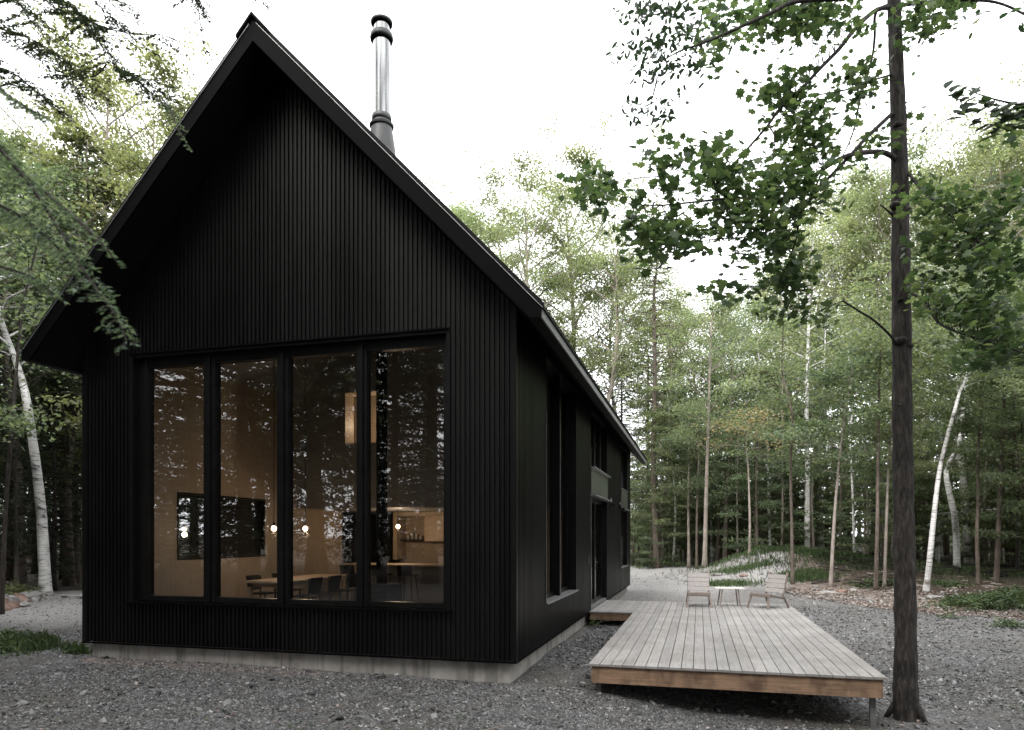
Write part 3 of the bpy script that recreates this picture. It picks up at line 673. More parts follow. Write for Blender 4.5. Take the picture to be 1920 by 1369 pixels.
# shelf with cups, cupboard
sh = tag(MB((-7.6, ky-.2, 1.9)).box(-8.378, -7.62, ky-.35, ky+.098, 1.90, 1.925).build("wall_shelf", M["indark"], None), "thin dark shelf in the wooden kitchen alcove", "shelf"); sh.location = (-7.6, ky-.2, 1.9)
cb = tag(MB((-7.2, ky-.1, 1.9)).bevbox(-7.60, -6.3, ky-.38, ky+.098, 1.88, 2.598, .003).build("wall_cupboard", M["plypale"], None), "pinkish wooden wall cupboard right of the dark shelf", "cupboard"); cb.location = (-7.2, ky-.1, 1.9)
for i, x in enumerate((-8.2, -8.08, -7.95, -7.82)):
    h = .12 + .04*((i*2) % 3); o = MB((x, ky-.15, 1.925)).lathe([(0,0),(.035,0),(.04,h*.8),(.03,h),(.0,h)], (x, ky-.15, 1.925), 12).build("jar", M["cream"], None, True)
    o.location = (x, ky-.15, 1.925); tag(o, ["cream jar at the left end of the kitchen shelf", "second cream jar from the left on the kitchen shelf", "third cream jar from the left on the kitchen shelf", "cream jar at the right end of the row on the shelf"][i], "jar", "jars on the kitchen shelf")

# ------------------------------------------------------------------ deck
DX0, DX1, DY0, DY1, DZ = -1.468, 2.255, 9.55, 19.2, .26
dk = empty("deck", (DX0, DY0, 0), "low weathered grey plank deck with brown rim boards", "deck"); DO = (DX0, DY0, 0)
bd = MB(DO); n = 24; w = (DX1-DX0)/n
for i in range(n): bd.bevbox(DX0+i*w+.004, DX0+(i+1)*w-.004, DY0-.03+random.uniform(-.004,.004), DY1+.02, DZ-.034, DZ+random.uniform(-.0015,.0015), .004)
bd.build("deck_boards", M["deck"], dk)
sb_ = MB(DO); nw = 7; ww = (DX0-(HX1+.03))/nw
for i in range(nw): sb_.bevbox(HX1+.03+i*ww+.004, HX1+.03+(i+1)*ww-.004, 16.2, DY1+.02, DZ-.034, DZ+random.uniform(-.0015,.0015), .004)
sb_.build("walkway_boards", M["deck"], dk)
rm = MB(DO); zz0, zz1 = DZ-.27, DZ-.037
rm.box(DX0+.04, DX1-.04, DY0, DY0+.045, zz0, zz1); rm.build("rim_beam", M["rim"], dk)
rm = MB(DO); rm.box(DX1-.085, DX1-.04, DY0+.046, DY1, zz0, zz1); rm.build("rim_beam", M["rim"], dk)
rm = MB(DO); rm.box(DX0+.04, DX0+.085, DY0+.046, 16.22, zz0, zz1); rm.build("rim_beam", M["rim"], dk)
rm = MB(DO); rm.box(HX1+.04, DX0+.085, 16.221, 16.266, DZ-.20, zz1); rm.build("rim_beam", M["rim"], dk)
js = MB(DO)
for k in range(1, 16): js.box(DX0+.086, DX1-.086, DY0+.046+k*.6, DY0+.086+k*.6, zz0+.03, zz1)
js.build("joists", M["rim"], dk)
for x in (DX0+.12, DX1-.13):
    for y in (DY0+.14, 12.8, 16.0, 19.0):
        gz = ground(x, y); p = MB(DO); p.box(x-.032, x+.032, y-.03, y+.03, gz-.3, zz0).box(x-.06, x+.06, y-.05, y+.05, zz0-.012, zz0); p.build("post", M["post"], dk)

def lounge(x, y, rz, label):
    e = empty("lounge_chair", (x, y, DZ), label, "chair", "wooden lounge chairs on the deck", rz)
    # faces local -Y
    s = MB()
    for k in range(5): s.obox((0, -.24+k*.115, .355-k*.018), (.27,0,0), (0,.05,-.0085), (0,0,.012))
    s.build("seat", M["teak"], e)
    b = MB(); d = Vector((0, .30, 1)).normalized()
    for k in range(4):
        c = Vector((0, .27, .36)) + d*(.06+k*.118); b.obox(c, (.265,0,0), d*.052, Vector((0,1,-.30)).normalized()*.012)
    b.build("backrest", M["teak"], e)
    f = MB(); f.bar((-.24,-.30,.325),(-.24,.34,.235),.035,.05).bar((.24,-.30,.325),(.24,.34,.235),.035,.05).bar((-.27,-.29,.318),(.27,-.29,.318),.03,.06).bar((-.24,.31,.25),(.24,.31,.25),.03,.05)
    f.bar((-.25,.27,.24),(-.25,.465,.86),.03,.045,(1,0,0)).bar((.25,.27,.24),(.25,.465,.86),.03,.045,(1,0,0))
    f.build("frame", M["teakleg"], e)
    for sx in (-1, 1):
        m = MB(); m.bar((sx*.30, -.36, 0), (sx*.245, -.26, .34), .045, .035, (0,1,0)); m.build("leg", M["teakleg"], e)
        m = MB(); m.bar((sx*.29, .46, 0), (sx*.255, .26, .34), .045, .035, (0,1,0)); m.build("leg", M["teakleg"], e)
    return e
lounge(0.0, 18.15, R(2), "slatted wooden lounge chair on the left, facing the camera straight on")
lounge(1.62, 18.15, R(-42), "slatted wooden lounge chair on the right, turned towards the small table")
sx_, sy_ = .74, 18.4
tb = empty("side_table", (sx_, sy_, DZ), "small pale low table between the two lounge chairs", "table", rz=R(8))
m = MB(); m.bevbox(-.36, .36, -.24, .24, .44, .462, .008); m.build("table_top", M["tabletop"], tb)
for a in (-1, 1):
    for b in (-1, 1):
        m = MB(); m.bar((a*.25, b*.19, 0), (a*.19, b*.15, .44), .028, .028, (0,1,0)); m.build("leg", M["teakleg"], tb)
# ------------------------------------------------------------------ trees
def rv(a, b): return float(RNG.uniform(a, b))
def tree_meshes(name, path, r0, r1, base, Rad, nl, leaves, lsize, shape="D", rise=.55, flat=.42, spread=.36, prof="round", limb_r=.28, wob_=.0, kl=6, vdroop=0, nside=9):
    """path: list of points (local). Returns wood MB and crown arrays"""
    pts = smoothpath(path, 5); m = len(pts); wood = MB()
    L = [0.0]
    for i in range(1, m): L.append(L[-1] + (pts[i]-pts[i-1]).length)
    tot = L[-1]
    rr = [r0*(1-l/tot)**.8 + r1 for l in L]
    rr[0] *= 1.45
    if m > 2: rr[1] *= 1.12
    wood.tube(pts, rr, nside, jit=.04, rng=random)
    def at(t):
        l = t*tot; i = min(max(np.searchsorted(L, l)-1, 0), m-2); f = (l-L[i])/(L[i+1]-L[i]+1e-9)
        return pts[i].lerp(pts[i+1], f), rr[i]
    C = []
    for i in range(nl):
        u = ((i+.5+rv(-.3,.3))/nl); t = base + (1-base)*u*.97
        p, r = at(t); az = i*2.399 + rv(-.5,.5)
        pr = {"round": math.sin(math.pi*min(1, .18+.80*u))**.7, "cone": (1-u)**.8+.08, "top": .45+.55*math.sin(math.pi*min(1,.1+.75*u)), "col": .8}[prof]
        ll = Rad*pr*rv(.7,1.15); d = Vector((math.cos(az), math.sin(az), 0)); q = [p]
        ri = rise*rv(.6,1.3)
        for s in (.35,.7,1.0):
            q.append(p + d*ll*s + Vector((rv(-.08,.08)*ll, rv(-.08,.08)*ll, ll*(ri*s - vdroop*s*s))))
        lr = max(.010, min(r*.6, limb_r*r0*(.4+.6*pr)))
        wood.tube(q, [lr, lr*.7, lr*.4, lr*.15], 5, caps=False)
        for k in range(kl):
            s = .38 + .66*(k+rv(0,1))/kl; j = min(int(s*3), 2); base_p = q[0].lerp(q[-1], min(s,1.05))
            off = Vector((rv(-1,1), rv(-1,1), rv(-.25,.35)))*ll*.26
            c = base_p + off; C.append(c)
            if k % 2 == 0: wood.tube([base_p, base_p.lerp(c, .5)+Vector((0,0,.03)), c], [lr*.3, lr*.2, lr*.08], 3, caps=False)
    C = np.array([tuple(c) for c in C]); n = leaves; ci = RNG.integers(0, len(C), n)
    # each clump has its own density
    w = RNG.gamma(1.0, 1, len(C))+.05; w /= w.sum(); ci = RNG.choice(len(C), n, p=w)
    pos = C[ci] + RNG.normal(0, 1, (n,3))*np.array([spread, spread, spread*flat])
    sz = lsize*RNG.uniform(.6, 1.3, n); nr = upnorm(n, .8, .55)
    sh, fc = {"D": (DIAMOND, DIAMOND_F), "M": (MAPLE, MAPLE_F), "O": (OVAL, OVAL_F), "N": (NEEDLE, DIAMOND_F)}[shape]
    v, f = scatter(sh, fc, pos, nr, sz)
    return wood, v, f

def hemlock_meshes(H, r0, Rad, nb, base=.1, q=80, lsize=.19, path=None):
    wood = MB(); path = path or [(0,0,0), (rv(-.1,.1), rv(-.1,.1), H*.5), (0,0,H)]
    pts = smoothpath(path, 6); m = len(pts); rr = [r0*(1-i/(m-1))**.9+.012 for i in range(m)]; rr[0] *= 1.35
    wood.tube(pts, rr, 9, jit=.05, rng=random)
    PO, TI, SZ, NR = [], [], [], []
    for i in range(nb):
        u = (i+.5)/nb; t = base + (1-base)*u; z = t*H; k = min(int(t*(m-1)), m-2); p = pts[k].lerp(pts[k+1], t*(m-1)-k)
        az = i*2.399+rv(-.4,.4); ll = (Rad*(1-u)**.7+.25)*rv(.6,1.15)
        if u < .25: ll *= .55 + 1.8*u
        dr = rv(.12,.34); up = rv(.0,.25)
        S = np.linspace(0,1,5); line = [Vector((p.x+math.cos(az)*ll*s, p.y+math.sin(az)*ll*s, p.z + ll*(up*s - (dr+up)*s*s))) for s in S]
        wood.tube(line, [.03*ll/2+.006, .02*ll/2+.005, .012, .008, .004], 4, caps=False)
        n = int(q*(ll/1.8)**1.2)+6; s = RNG.uniform(.12, 1.02, n)**.8; side = RNG.uniform(-1, 1, n)*(.10+.34*ll*(1-s*.75))
        px = p.x + np.cos(az)*ll*s - np.sin(az)*side; py = p.y + np.sin(az)*ll*s + np.cos(az)*side
        pz = p.z + ll*(up*s-(dr+up)*s*s) - .16*np.abs(side) + RNG.normal(0,.035,n)
        PO.append(np.stack([px,py,pz],1)); sg = np.sign(side)
        TI.append(np.stack([np.cos(az)*.8 - np.sin(az)*sg, np.sin(az)*.8+np.cos(az)*sg, -.25+RNG.normal(0,.2,n)],1) + RNG.normal(0,.25,(n,3)))
        SZ.append(lsize*RNG.uniform(.6,1.35,n)); NR.append(upnorm(n, 1, .32))
    v, f = scatter(NEEDLE, DIAMOND_F, np.concatenate(PO), np.concatenate(NR), np.concatenate(SZ), np.concatenate(TI))
    return wood, v, f

def tree_obj(name, loc, label, wood, wm, v, f, lm, group=None, cat="tree", rz=0, sc=1.0):
    e = empty(name, loc, label, cat, group, rz); e.scale = (sc,)*3
    wood.build("trunk", wm, e, True)
    if v is not None: link("crown", np_mesh("crown", v, f), lm, e)
    return e
def copy_tree(src, loc, rz, sc, label=None, group=None, crown=None, szc=1.0):
    r = src.copy(); COL.objects.link(r); r.location = loc; r.rotation_euler = (0,0,rz); r.scale = (sc, sc, sc*szc)
    if label: r["label"] = label
    if group: r["group"] = group
    for c in src.children:
        k = c.copy(); k.parent = r; COL.objects.link(k)
        if crown is not None and c.name.startswith("crown"):
            k.material_slots[0].link = "OBJECT"; k.material_slots[0].material = crown
    return r

VIEWX = lambda px: (px-960)/FPX
# ---- named trees at the right, traced trunk by trunk: (photo px, py) along the stem at one distance
def custom(name, label, trace, dep, wpx, wm, lm, top=None, base=.45, Rad=1.8, nl=16, leaves=4500, lsize=.12, shape="D", group=None, cat="tree", ex=None, hem=False, **kw):
    b = on_ground(trace[0][0], dep, .12)
    pts = [Vector((0,0,0))]
    for i, (x, y) in enumerate(trace[1:]):
        p = P(x, y, dep + .25*math.sin(i*1.7+dep)); pts.append(p - b)
    if top:   # carry the stem on to full height
        l = pts[-1]; d = (pts[-1]-pts[-2]).normalized(); 
        while l.z + b.z < top: l = l + Vector((d.x*.6+rv(-.12,.12), d.y*.6+rv(-.12,.12), 1.0))*min(1.6, top-l.z-b.z+.2); pts.append(l); d *= .8
    r0 = wpx*dep/FPX/2
    if hem: wood, v, f = hemlock_meshes(pts[-1].z, r0, Rad, nl, base, kw.get("q", 80), lsize, path=pts)
    else: wood, v, f = tree_meshes(name, pts, r0, .012, base, Rad, nl, leaves, lsize, shape, **kw)
    return tree_obj(name, b, label, wood, wm, v, f, lm, group, cat)

custom("hemlock", "brown hemlock trunk just behind the far corner of the house", [(1232,1054),(1228,960),(1225,850),(1228,700),(1226,560)], 38, 13, M["bark_brown"], M["leaf_mid"], top=17, base=.3, Rad=3.2, nl=100, hem=True, q=55, lsize=.2)
custom("maple_tree", "slim pale trunk rising from the left end of the gravel bank", [(1321,1034),(1325,900),(1329,760),(1333,640)], 33, 8, M["bark_pale"], M["leaf_pale"], top=13, base=.42, Rad=2.6, nl=20, leaves=6500)
custom("sapling", "thin grey sapling just left of the slim pale trunk on the bank", [(1306,1038),(1307,960),(1310,850)], 36, 4, M["bark_brown"], M["leaf_mid"], top=9, base=.35, Rad=1.8, leaves=3500)
custom("maple_tree", "brown trunk behind the bank above the left lounge chair table", [(1359,1028),(1362,940),(1368,860)], 38, 8, M["bark_brown"], M["leaf_mid"], top=13, base=.35, Rad=2.8, leaves=7000, nl=20)
custom("young_maple", "sapling with orange turning leaves behind the gravel bank", [(1405,1056),(1406,980),(1403,880),(1399,830),(1410,770)], 31, 4, M["bark_pale"], M["leaf_orange"], top=7.4, base=.72, Rad=2.1, nl=9, leaves=1150, lsize=.12, flat=.25, rise=.15, spread=.5)
custom("birch", "slender white birch behind the bank right of the orange sapling", [(1430,1030),(1428,940),(1424,850),(1420,740)], 40, 9, M["birch"], M["leaf_mid"], top=15, base=.4, Rad=2.6, leaves=6000)
custom("birch", "white birch half hidden behind the curvy sapling", [(1475,1028),(1476,930),(1474,800)], 42, 9, M["birch"], M["leaf_mid"], top=15, base=.4, Rad=2.8, leaves=6500)
custom("sapling", "curvy sapling that bends left at mid height behind the right lounge chair", [(1486,1080),(1484,960),(1482,870),(1486,790),(1478,745),(1469,712),(1466,680)], 26, 5.5, M["bark_brown"], M["leaf_mid"], top=10, base=.42, Rad=2.3, nl=16, leaves=5000, lsize=.13, flat=.3, rise=.25)
custom("birch", "tall straight white birch behind the bank, its trunk seen high up", [(1513,1040),(1514,900),(1512,790),(1514,690),(1516,600),(1518,520)], 34, 10.5, M["birch"], M["leaf_pale"], top=17, base=.5, Rad=2.8, nl=20, leaves=6000)
custom("birch", "leaning white birch right of the tall straight birch", [(1541,1022),(1537,900),(1540,790),(1545,700),(1547,640)], 40, 10, M["birch"], M["leaf_mid"], top=15, base=.5, Rad=2.6, leaves=5500)
custom("sapling", "sapling leaning right beside the grey stones at the edge of the gravel", [(1557,1090),(1564,980),(1572,880),(1582,800),(1590,740)], 25, 6, M["bark_pale"], M["leaf_mid"], top=8.5, base=.45, Rad=2.0, leaves=4500, lsize=.13, flat=.3, rise=.25)
custom("sapling", "left one of two close thin saplings left of the big maple trunk", [(1642,1094),(1645,980),(1646,870),(1648,740),(1651,640)], 24, 6.5, M["bark_brown"], M["leaf_mid"], top=11, base=.45, Rad=2.1, leaves=5000, lsize=.13, flat=.3, rise=.25)
custom("sapling", "right one of two close thin saplings left of the big maple trunk", [(1658,1096),(1662,980),(1666,870),(1672,790)], 24.5, 5, M["bark_pale"], M["leaf_mid"], top=8.5, base=.45, Rad=1.8, leaves=4000, lsize=.13, flat=.3, rise=.25)
custom("birch", "white birch behind the two close thin saplings", [(1655,1034),(1654,960),(1650,860),(1640,780)], 36, 8, M["birch"], M["leaf_mid"], top=14, base=.45, Rad=2.4, leaves=5500)
custom("birch", "bright white birch leaning right, first one right of the big maple trunk", [(1736,1106),(1744,1040),(1752,960),(1762,880),(1776,820),(1790,770),(1800,735),(1815,700)], 23, 9.5, M["birch"], M["leaf_mid"], top=10.5, base=.62, Rad=2.0, leaves=3800, nl=12, lsize=.13)
custom("birch", "birch with a double bend in its trunk, between two other birches", [(1794,1080),(1793,1010),(1789,965),(1777,910),(1775,880),(1788,855),(1800,825),(1806,760)], 28, 11.5, M["birch"], M["leaf_mid"], top=12, base=.55, Rad=2.2, leaves=4500, nl=14)
custom("birch", "thick birch with a dark lower trunk behind the double bent birch", [(1818,1066),(1812,980),(1806,900),(1799,830),(1797,760),(1800,690)], 30.5, 15, M["birch"], M["leaf_mid"], top=16, base=.5, Rad=3.0, leaves=7000, nl=20)
custom("sapling", "thin brown sapling right of the birches", [(1835,1098),(1832,1010),(1834,930),(1834,840)], 24.5, 6.5, M["bark_brown"], M["leaf_mid"], top=9, base=.4, Rad=2.0, leaves=5000, lsize=.13, flat=.3, rise=.2)
custom("maple_tree", "straight grey brown trunk near the right edge above the green undergrowth", [(1868,1094),(1872,1000),(1876,900),(1880,820),(1883,750)], 24.5, 8.5, M["bark_brown"], M["leaf_mid"], top=12, base=.4, Rad=2.4, leaves=6500, nl=20, lsize=.13, flat=.3, rise=.25)
custom("sapling", "thin dark sapling at the far right edge of the photo", [(1907,1080),(1908,980),(1911,860)], 27, 4.5, M["bark_dark"], M["leaf_mid"], top=9, base=.35, Rad=2.0, leaves=5000, lsize=.13, flat=.3)
for i, (x, dp, w_) in enumerate(((1262,40,4),(1275,44,3.5),(1384,36,3.5),(1452,45,4),(1602,30,3.5),(1618,36,4),(1700,34,3.5),(1722,38,4),(1766,40,4),(1852,34,4),(1890,36,4),(1592,44,5),(1335,42,4),(1244,46,5),(1680,46,5),(1498,48,5),(1745,48,5),(1830,46,4),(1292,37,5),(1418,38,6),(1446,36,5),(1465,34,4),(1527,37,5),(1575,36,6),(1612,40,7),(1628,34,5),(1672,30,5),(1712,31,6),(1758,34,6),(1848,30,5),(1880,33,6),(1900,31,5))):
    custom("sapling", "thin stem among the shaded trees behind the clearing", [(x, 1050),(x+rv(-5,5), 940),(x+rv(-9,9), 820)], dp, w_, M[["birch","bark_pale","bark_pale","bark_brown"][i % 4]], M["leaf_mid"], top=rv(7,11), base=.4, Rad=2.0, leaves=2600, nl=12, flat=.3, rise=.25, group="thin stems in the shaded woods")

# ---- prototypes for the woods
protos = {}
def proto(key, *a, **k): protos[key] = (a, k)
def mk(key, name, wm, lm, gen):
    wood, v, f = gen; e = tree_obj(name, (0, -300, -80), "tmp", wood, wm, v, f, lm); protos[key] = e; return e
def straight(H, lean=.5): return [(0,0,-.2),(rv(-.15,.15)*H*.1, rv(-.15,.15)*H*.1, H*.3),(rv(-lean,lean), rv(-lean,lean), H*.65),(rv(-lean,lean), rv(-lean,lean), H)]
mk("pale1", "tall_tree", M["bark_pale"], M["leaf_pale"], tree_meshes("t", straight(16,.8), .19, .015, .42, 3.6, 30, 22000, .12, rise=.8, spread=.33, flat=.5, prof="top"))
mk("pale2", "tall_tree", M["bark_pale"], M["leaf_pale"], tree_meshes("t", straight(18,1.0), .2, .015, .5, 3.4, 28, 19000, .12, rise=.9, spread=.35, flat=.5, prof="top"))
mk("mid1", "leafy_tree", M["bark_brown"], M["leaf_mid"], tree_meshes("t", straight(12,.6), .13, .012, .2, 3.3, 34, 18000, .13, rise=.3, spread=.30, flat=.26))
mk("mid2", "leafy_tree", M["bark_brown"], M["leaf_mid"], tree_meshes("t", straight(10,.6), .10, .012, .1, 3.0, 30, 15000, .13, rise=.2, spread=.32, flat=.24, prof="col"))
mk("mid3", "birch", M["birch"], M["leaf_mid"], tree_meshes("t", straight(14,1.2), .14, .012, .45, 2.8, 24, 14000, .11, rise=.7, spread=.4, flat=.6))
mk("hem1", "hemlock", M["bark_dark"], M["needle"], hemlock_meshes(16, .20, 3.6, 150, .08, 95, .22))
mk("hem2", "hemlock", M["bark_dark"], M["needle_dark"], hemlock_meshes(14, .18, 3.3, 130, .12, 95, .22))
mk("hem3", "hemlock", M["bark_brown"], M["needle_dark"], hemlock_meshes(20, .24, 3.8, 150, .3, 90, .24))
used = set()
def plant(key, x, y, H0, label, group, crown=None, rz=None):
    src = protos[key]; natural = {"pale1":16,"pale2":18,"mid1":12,"mid2":10,"mid3":14,"hem1":16,"hem2":14,"hem3":20}[key]
    sc = H0/natural; loc = (x, y, ground(x, y)-.1); rz = rv(0, 6.28) if rz is None else rz
    if key not in used and crown is None:
        used.add(key); src.location = loc; src.rotation_euler = (0,0,rz); src.scale = (sc,)*3; src["label"] = label; src["group"] = group; return src
    return copy_tree(src, loc, rz, sc*1.0, label, group, crown)
def plant_px(key, px, dep, topy, label, group, crown=None):
    p = P(px, topy, dep); H = p.z - ground(p.x, p.y); return plant(key, p.x, p.y, H, label, group, crown)

G1 = "tall pale trees closing the view behind the clearing"; L1 = "tall bright pale-leaved tree against the white sky behind the clearing"
for i, (px, dep, ty_) in enumerate(((930,50,430),(985,44,352),(1060,47,360),(1120,42,440),(1175,46,500),(1228,43,575),(1285,50,610),(1350,47,600),(1415,52,575),(1470,47,560),(1530,45,470),(1590,48,400),(1640,46,380),(1710,44,350),(1770,48,300),(1835,42,310),(1890,45,280),(1960,40,260),(2030,42,250),(1560,55,440),(1680,55,380),(1250,56,600))):
    plant_px(["pale1","pale2"][i % 2] if i % 5 != 4 else "mid3", px, dep, ty_, L1, G1, M["leaf_olive"] if i % 3 == 2 else None)
G2 = "leafy green trees of the woods behind the clearing"; L2 = "mid-height green leafy tree in the woods behind the clearing"
for i, (px, dep, ty_) in enumerate(((1250,44,720),(1300,48,700),(1345,40,720),(1390,44,690),(1440,42,680),(1490,40,640),(1545,42,620),(1690,33,610),(1740,40,560),(1775,44,560),(1866,36,540),(1905,30,520),(1960,29,500),(2040,28,480),(1890,40,560),(1420,34,760),(1930,24,640))):
    plant_px(["mid1","mid2"][i % 2], px, dep, ty_, L2, G2)
G3 = "dark hemlocks of the woods behind the clearing"; L3 = "dark green hemlock in the woods behind the clearing"
for i, (px, dep, ty_) in enumerate(((1262,54,660),(1215,57,640),(1300,56,740),(1375,58,760),(1640,44,760),(1710,42,700),(1880,40,700),(1940,36,640),(1560,58,780))):
    plant_px(["hem1","hem2","hem3"][i % 3], px, dep, ty_, L3, G3)

G7 = "young leafy trees under the tall ones"; L7 = "young low green tree in the shade under the tall trees behind the clearing"
for i in range(44):
    px = 1185 + i*19.5 + rv(-10,10)
    if 1725 < px < 1845: continue
    if 1575 < px < 1615: continue
    plant_px(["mid2","mid1"][i % 2], px, rv(29,41) if px > 1560 else rv(38,44), rv(850,960) if i % 3 else rv(740,860), L7, G7)

# left side
custom("birch", "thick white birch trunk standing left of the house", [(86,1123),(78,970),(67,867),(52,763),(41,712),(23,660),(2,600)], 20, 20, M["birch"], M["leaf_mid"], top=12, base=.55, Rad=2.8, nl=18, leaves=5500, lsize=.13)
custom("young_tree", "thin dark stem left of the thick white birch", [(2,1050),(10,970),(21,815),(34,660),(46,560)], 16, 7, M["bark_dark"], M["leaf_mid"], top=9.5, base=.4, Rad=2.2, leaves=4500, nl=14)
custom("hemlock", "pale brown trunk right beside the left wall of the house", [(157,1118),(160,990),(163,900)], 23, 12, M["bark_pale"], M["needle"], top=15, base=.4, Rad=3.2, nl=100, hem=True, q=80, lsize=.2)
G4 = "dark hemlocks left of the house"; L4 = "dark hemlock in the shaded woods left of the house"
for i, (px, dep, ty_) in enumerate(((-60,22,330),(20,26,420),(70,30,480),(120,27,520),(140,36,330),(180,34,420),(-10,34,300),(60,40,350),(100,22,700),(230,38,400),(30,20,760),(-150,20,350),(-260,16,300),(145,25,690))):
    plant_px(["hem1","hem3","hem2"][i % 3], px, dep, ty_, L4, G4)
G5 = "pale leafy trees rising left of the roof"; L5 = "pale olive leafy tree against the sky left of the roof"
for i, (px, dep, ty_) in enumerate(((205,27,165),(285,32,230),(130,24,260),(40,22,330),(330,38,330),(-40,24,220),(400,42,420))):
    plant_px(["pale1","pale2","mid1"][i % 3], px, dep, ty_, L5, G5, M["leaf_olive"] if i != 3 else M["leaf_mid"])
for i, (x, y, h_) in enumerate(((-14.5,17.5,12),(-16.5,20.5,13),(-13.8,20.5,9),(-18,24,14))):
    plant(["hem1","mid1","hem1","hem2"][i], x, y, h_, "tree seen through the low side window of the room", "trees seen through the low side window")
# behind the house, hidden by it but mirrored and seen from aside
for i, (x, y) in enumerate(((-8,44),(-14,40),(-18,34),(-5,47),(-21,27),(-22,21),(-17,29))):
    plant(["hem1","pale2","mid1","hem3"][i % 4], x, y, rv(12,16), ["dark hemlock","pale tall tree","green leafy tree","tall dark hemlock"][i % 4] + " beyond the back of the house", "trees beyond the back of the house")
# the woods behind the camera, which the front glass mirrors
G6 = "woods mirrored in the front glass"; k = 0
for r_, n_ in ((13, 11), (18, 15), (25, 18)):
    for i in range(n_):
        a = R(172 + 150*(i+.5)/n_ + rv(-4,4)) if r_ < 20 else R(165 + 165*(i+.5)/n_ + rv(-4,4))
        x = -3 + math.cos(a)*r_*rv(.93,1.1); y = 1 + math.sin(a)*r_*rv(.93,1.1)
        if y > 6 or (abs(x) < 3 and y > -8): continue
        key = ["hem1","hem2","mid1","hem3","hem1","mid3"][k % 6]; k += 1
        plant(key, x, y, rv(17,25) if r_ < 20 else rv(20,27), {"h":"dark hemlock","m":"dark leafy tree"}[key[0]] + " mirrored in the tall front glass", G6)
for i, (x, y) in enumerate(((15,2),(18,8),(17,14),(20,19),(14,-4),(24,12),(22,3))):
    plant(["mid1","hem2","mid2"][i % 3], x, y, rv(10,15), "green tree at the right side of the yard outside the photo", "trees at the right side of the yard")

G8 = "woods to the right of the yard"
for i in range(46):
    a = R(20 + 46.5*((i*.618) % 1)); r_ = 24 + 28*((i*.377) % 1); x, y = math.cos(a)*r_, math.sin(a)*r_
    plant(["mid1","hem1","pale1","mid2","hem2","mid3"][i % 6], x, y, rv(10,16), "tree of the woods to the right of the yard, beyond the edge of the photo", G8)
for i in range(26):
    a = R(151 + 34*((i*.618) % 1)); r_ = 25 + 20*((i*.377) % 1); x, y = math.cos(a)*r_, math.sin(a)*r_
    plant(["hem1","pale1","mid1","hem2","hem3","mid2"][i % 6], x, y, rv(11,17), "tree of the woods to the left of the yard, beyond the edge of the photo", "woods to the left of the yard")
# far wood that reads as one mass: leafy bodies closing the gaps
def mass(name, label, cells, lm, wm):
    PO, SZ = [], []; wood = MB()
    wood.tube([(cells[0][0],cells[0][1],0),(cells[0][0],cells[0][1],4)], [.1,.05], 5)
    for (x, y, H_, Rd, n_) in cells:
        z = ground(x, y); u = RNG.uniform(0,1,n_); nC = 40
        c = np.stack([x+RNG.normal(0,Rd,nC), y+RNG.normal(0,Rd,nC), z+H_*RNG.uniform(.04,1,nC)**.8],1)
        ci = RNG.integers(0,nC,n_); PO.append(c[ci]+RNG.normal(0,1,(n_,3))*np.array([.8,.8,.4])); SZ.append(RNG.uniform(.16,.34,n_))
        for s in range(1 if n_ > 2000 and H_ > 6 and RNG.uniform() < .4 else 0): 
            xx, yy = x+rv(-2,2), y+rv(-2,2); wood.tube([(xx,yy,z-.3),(xx+rv(-.3,.3),yy,z+H_*.5),(xx+rv(-.6,.6),yy,z+H_*.95)], [.12,.08,.02], 5)
    PO = np.concatenate(PO); v, f = scatter(DIAMOND, DIAMOND_F, PO, upnorm(len(PO), .7, .6), np.concatenate(SZ))
    b = len(wood.v); me = bpy.data.meshes.new(name)
    vv = np.concatenate([np.array([tuple(q) for q in wood.v]), v]); 
    wf = np.array([q for q in wood.f if len(q) == 4]); me = np_mesh(name, vv, np.concatenate([wf, f+b]))
    o = link(name, me, [wm, lm]); mi = np.concatenate([np.zeros(len(wf), np.int32), np.ones(len(f), np.int32)])
    if len(me.polygons) == len(mi): me.polygons.foreach_set("material_index", mi)
    tag(o, label, "woods", kind="stuff"); return o
cells = []
for px in range(1140, 2300, 34):
    if 1540 < px < 1650: continue
    d_ = 62 + rv(-3,6); p = P(px, 1007, d_); cells.append((p.x, p.y, rv(4.5,7), 2.0, 900)); p = P(px+9, 1007, d_-12); cells.append((p.x, p.y, rv(2.6,4.2), 1.6, 1500))
for px in range(-500, 300, 40):
    d_ = 44 + rv(-3,5); p = P(px, 1007, d_); cells.append((p.x, p.y, rv(9,13), 2.2, 2400))
for i in range(26):
    a = R(8 + 60*i/26); r_ = 56+rv(-4,4); x, y = math.cos(a)*r_, math.sin(a)*r_; cells.append((x, y, rv(5,9), 2.4, 1500))
mass("distant_woods", "dense dim woods filling the gaps between the trunks", cells, M["leaf_mid"], M["bark_dark"])
cells = []
wood_ = None
for i in range(64):
    a = R(150 + 230*i/64); x = math.cos(a)*(34+rv(-3,3)); y = math.sin(a)*(32+rv(-3,3))
    if y > 20: continue
    cells.append((x, y, rv(5,9), 2.0, 2000))
mass("distant_woods", "dim woods ringing the yard behind the viewer", cells, M["needle_dark"], M["bark_dark"])
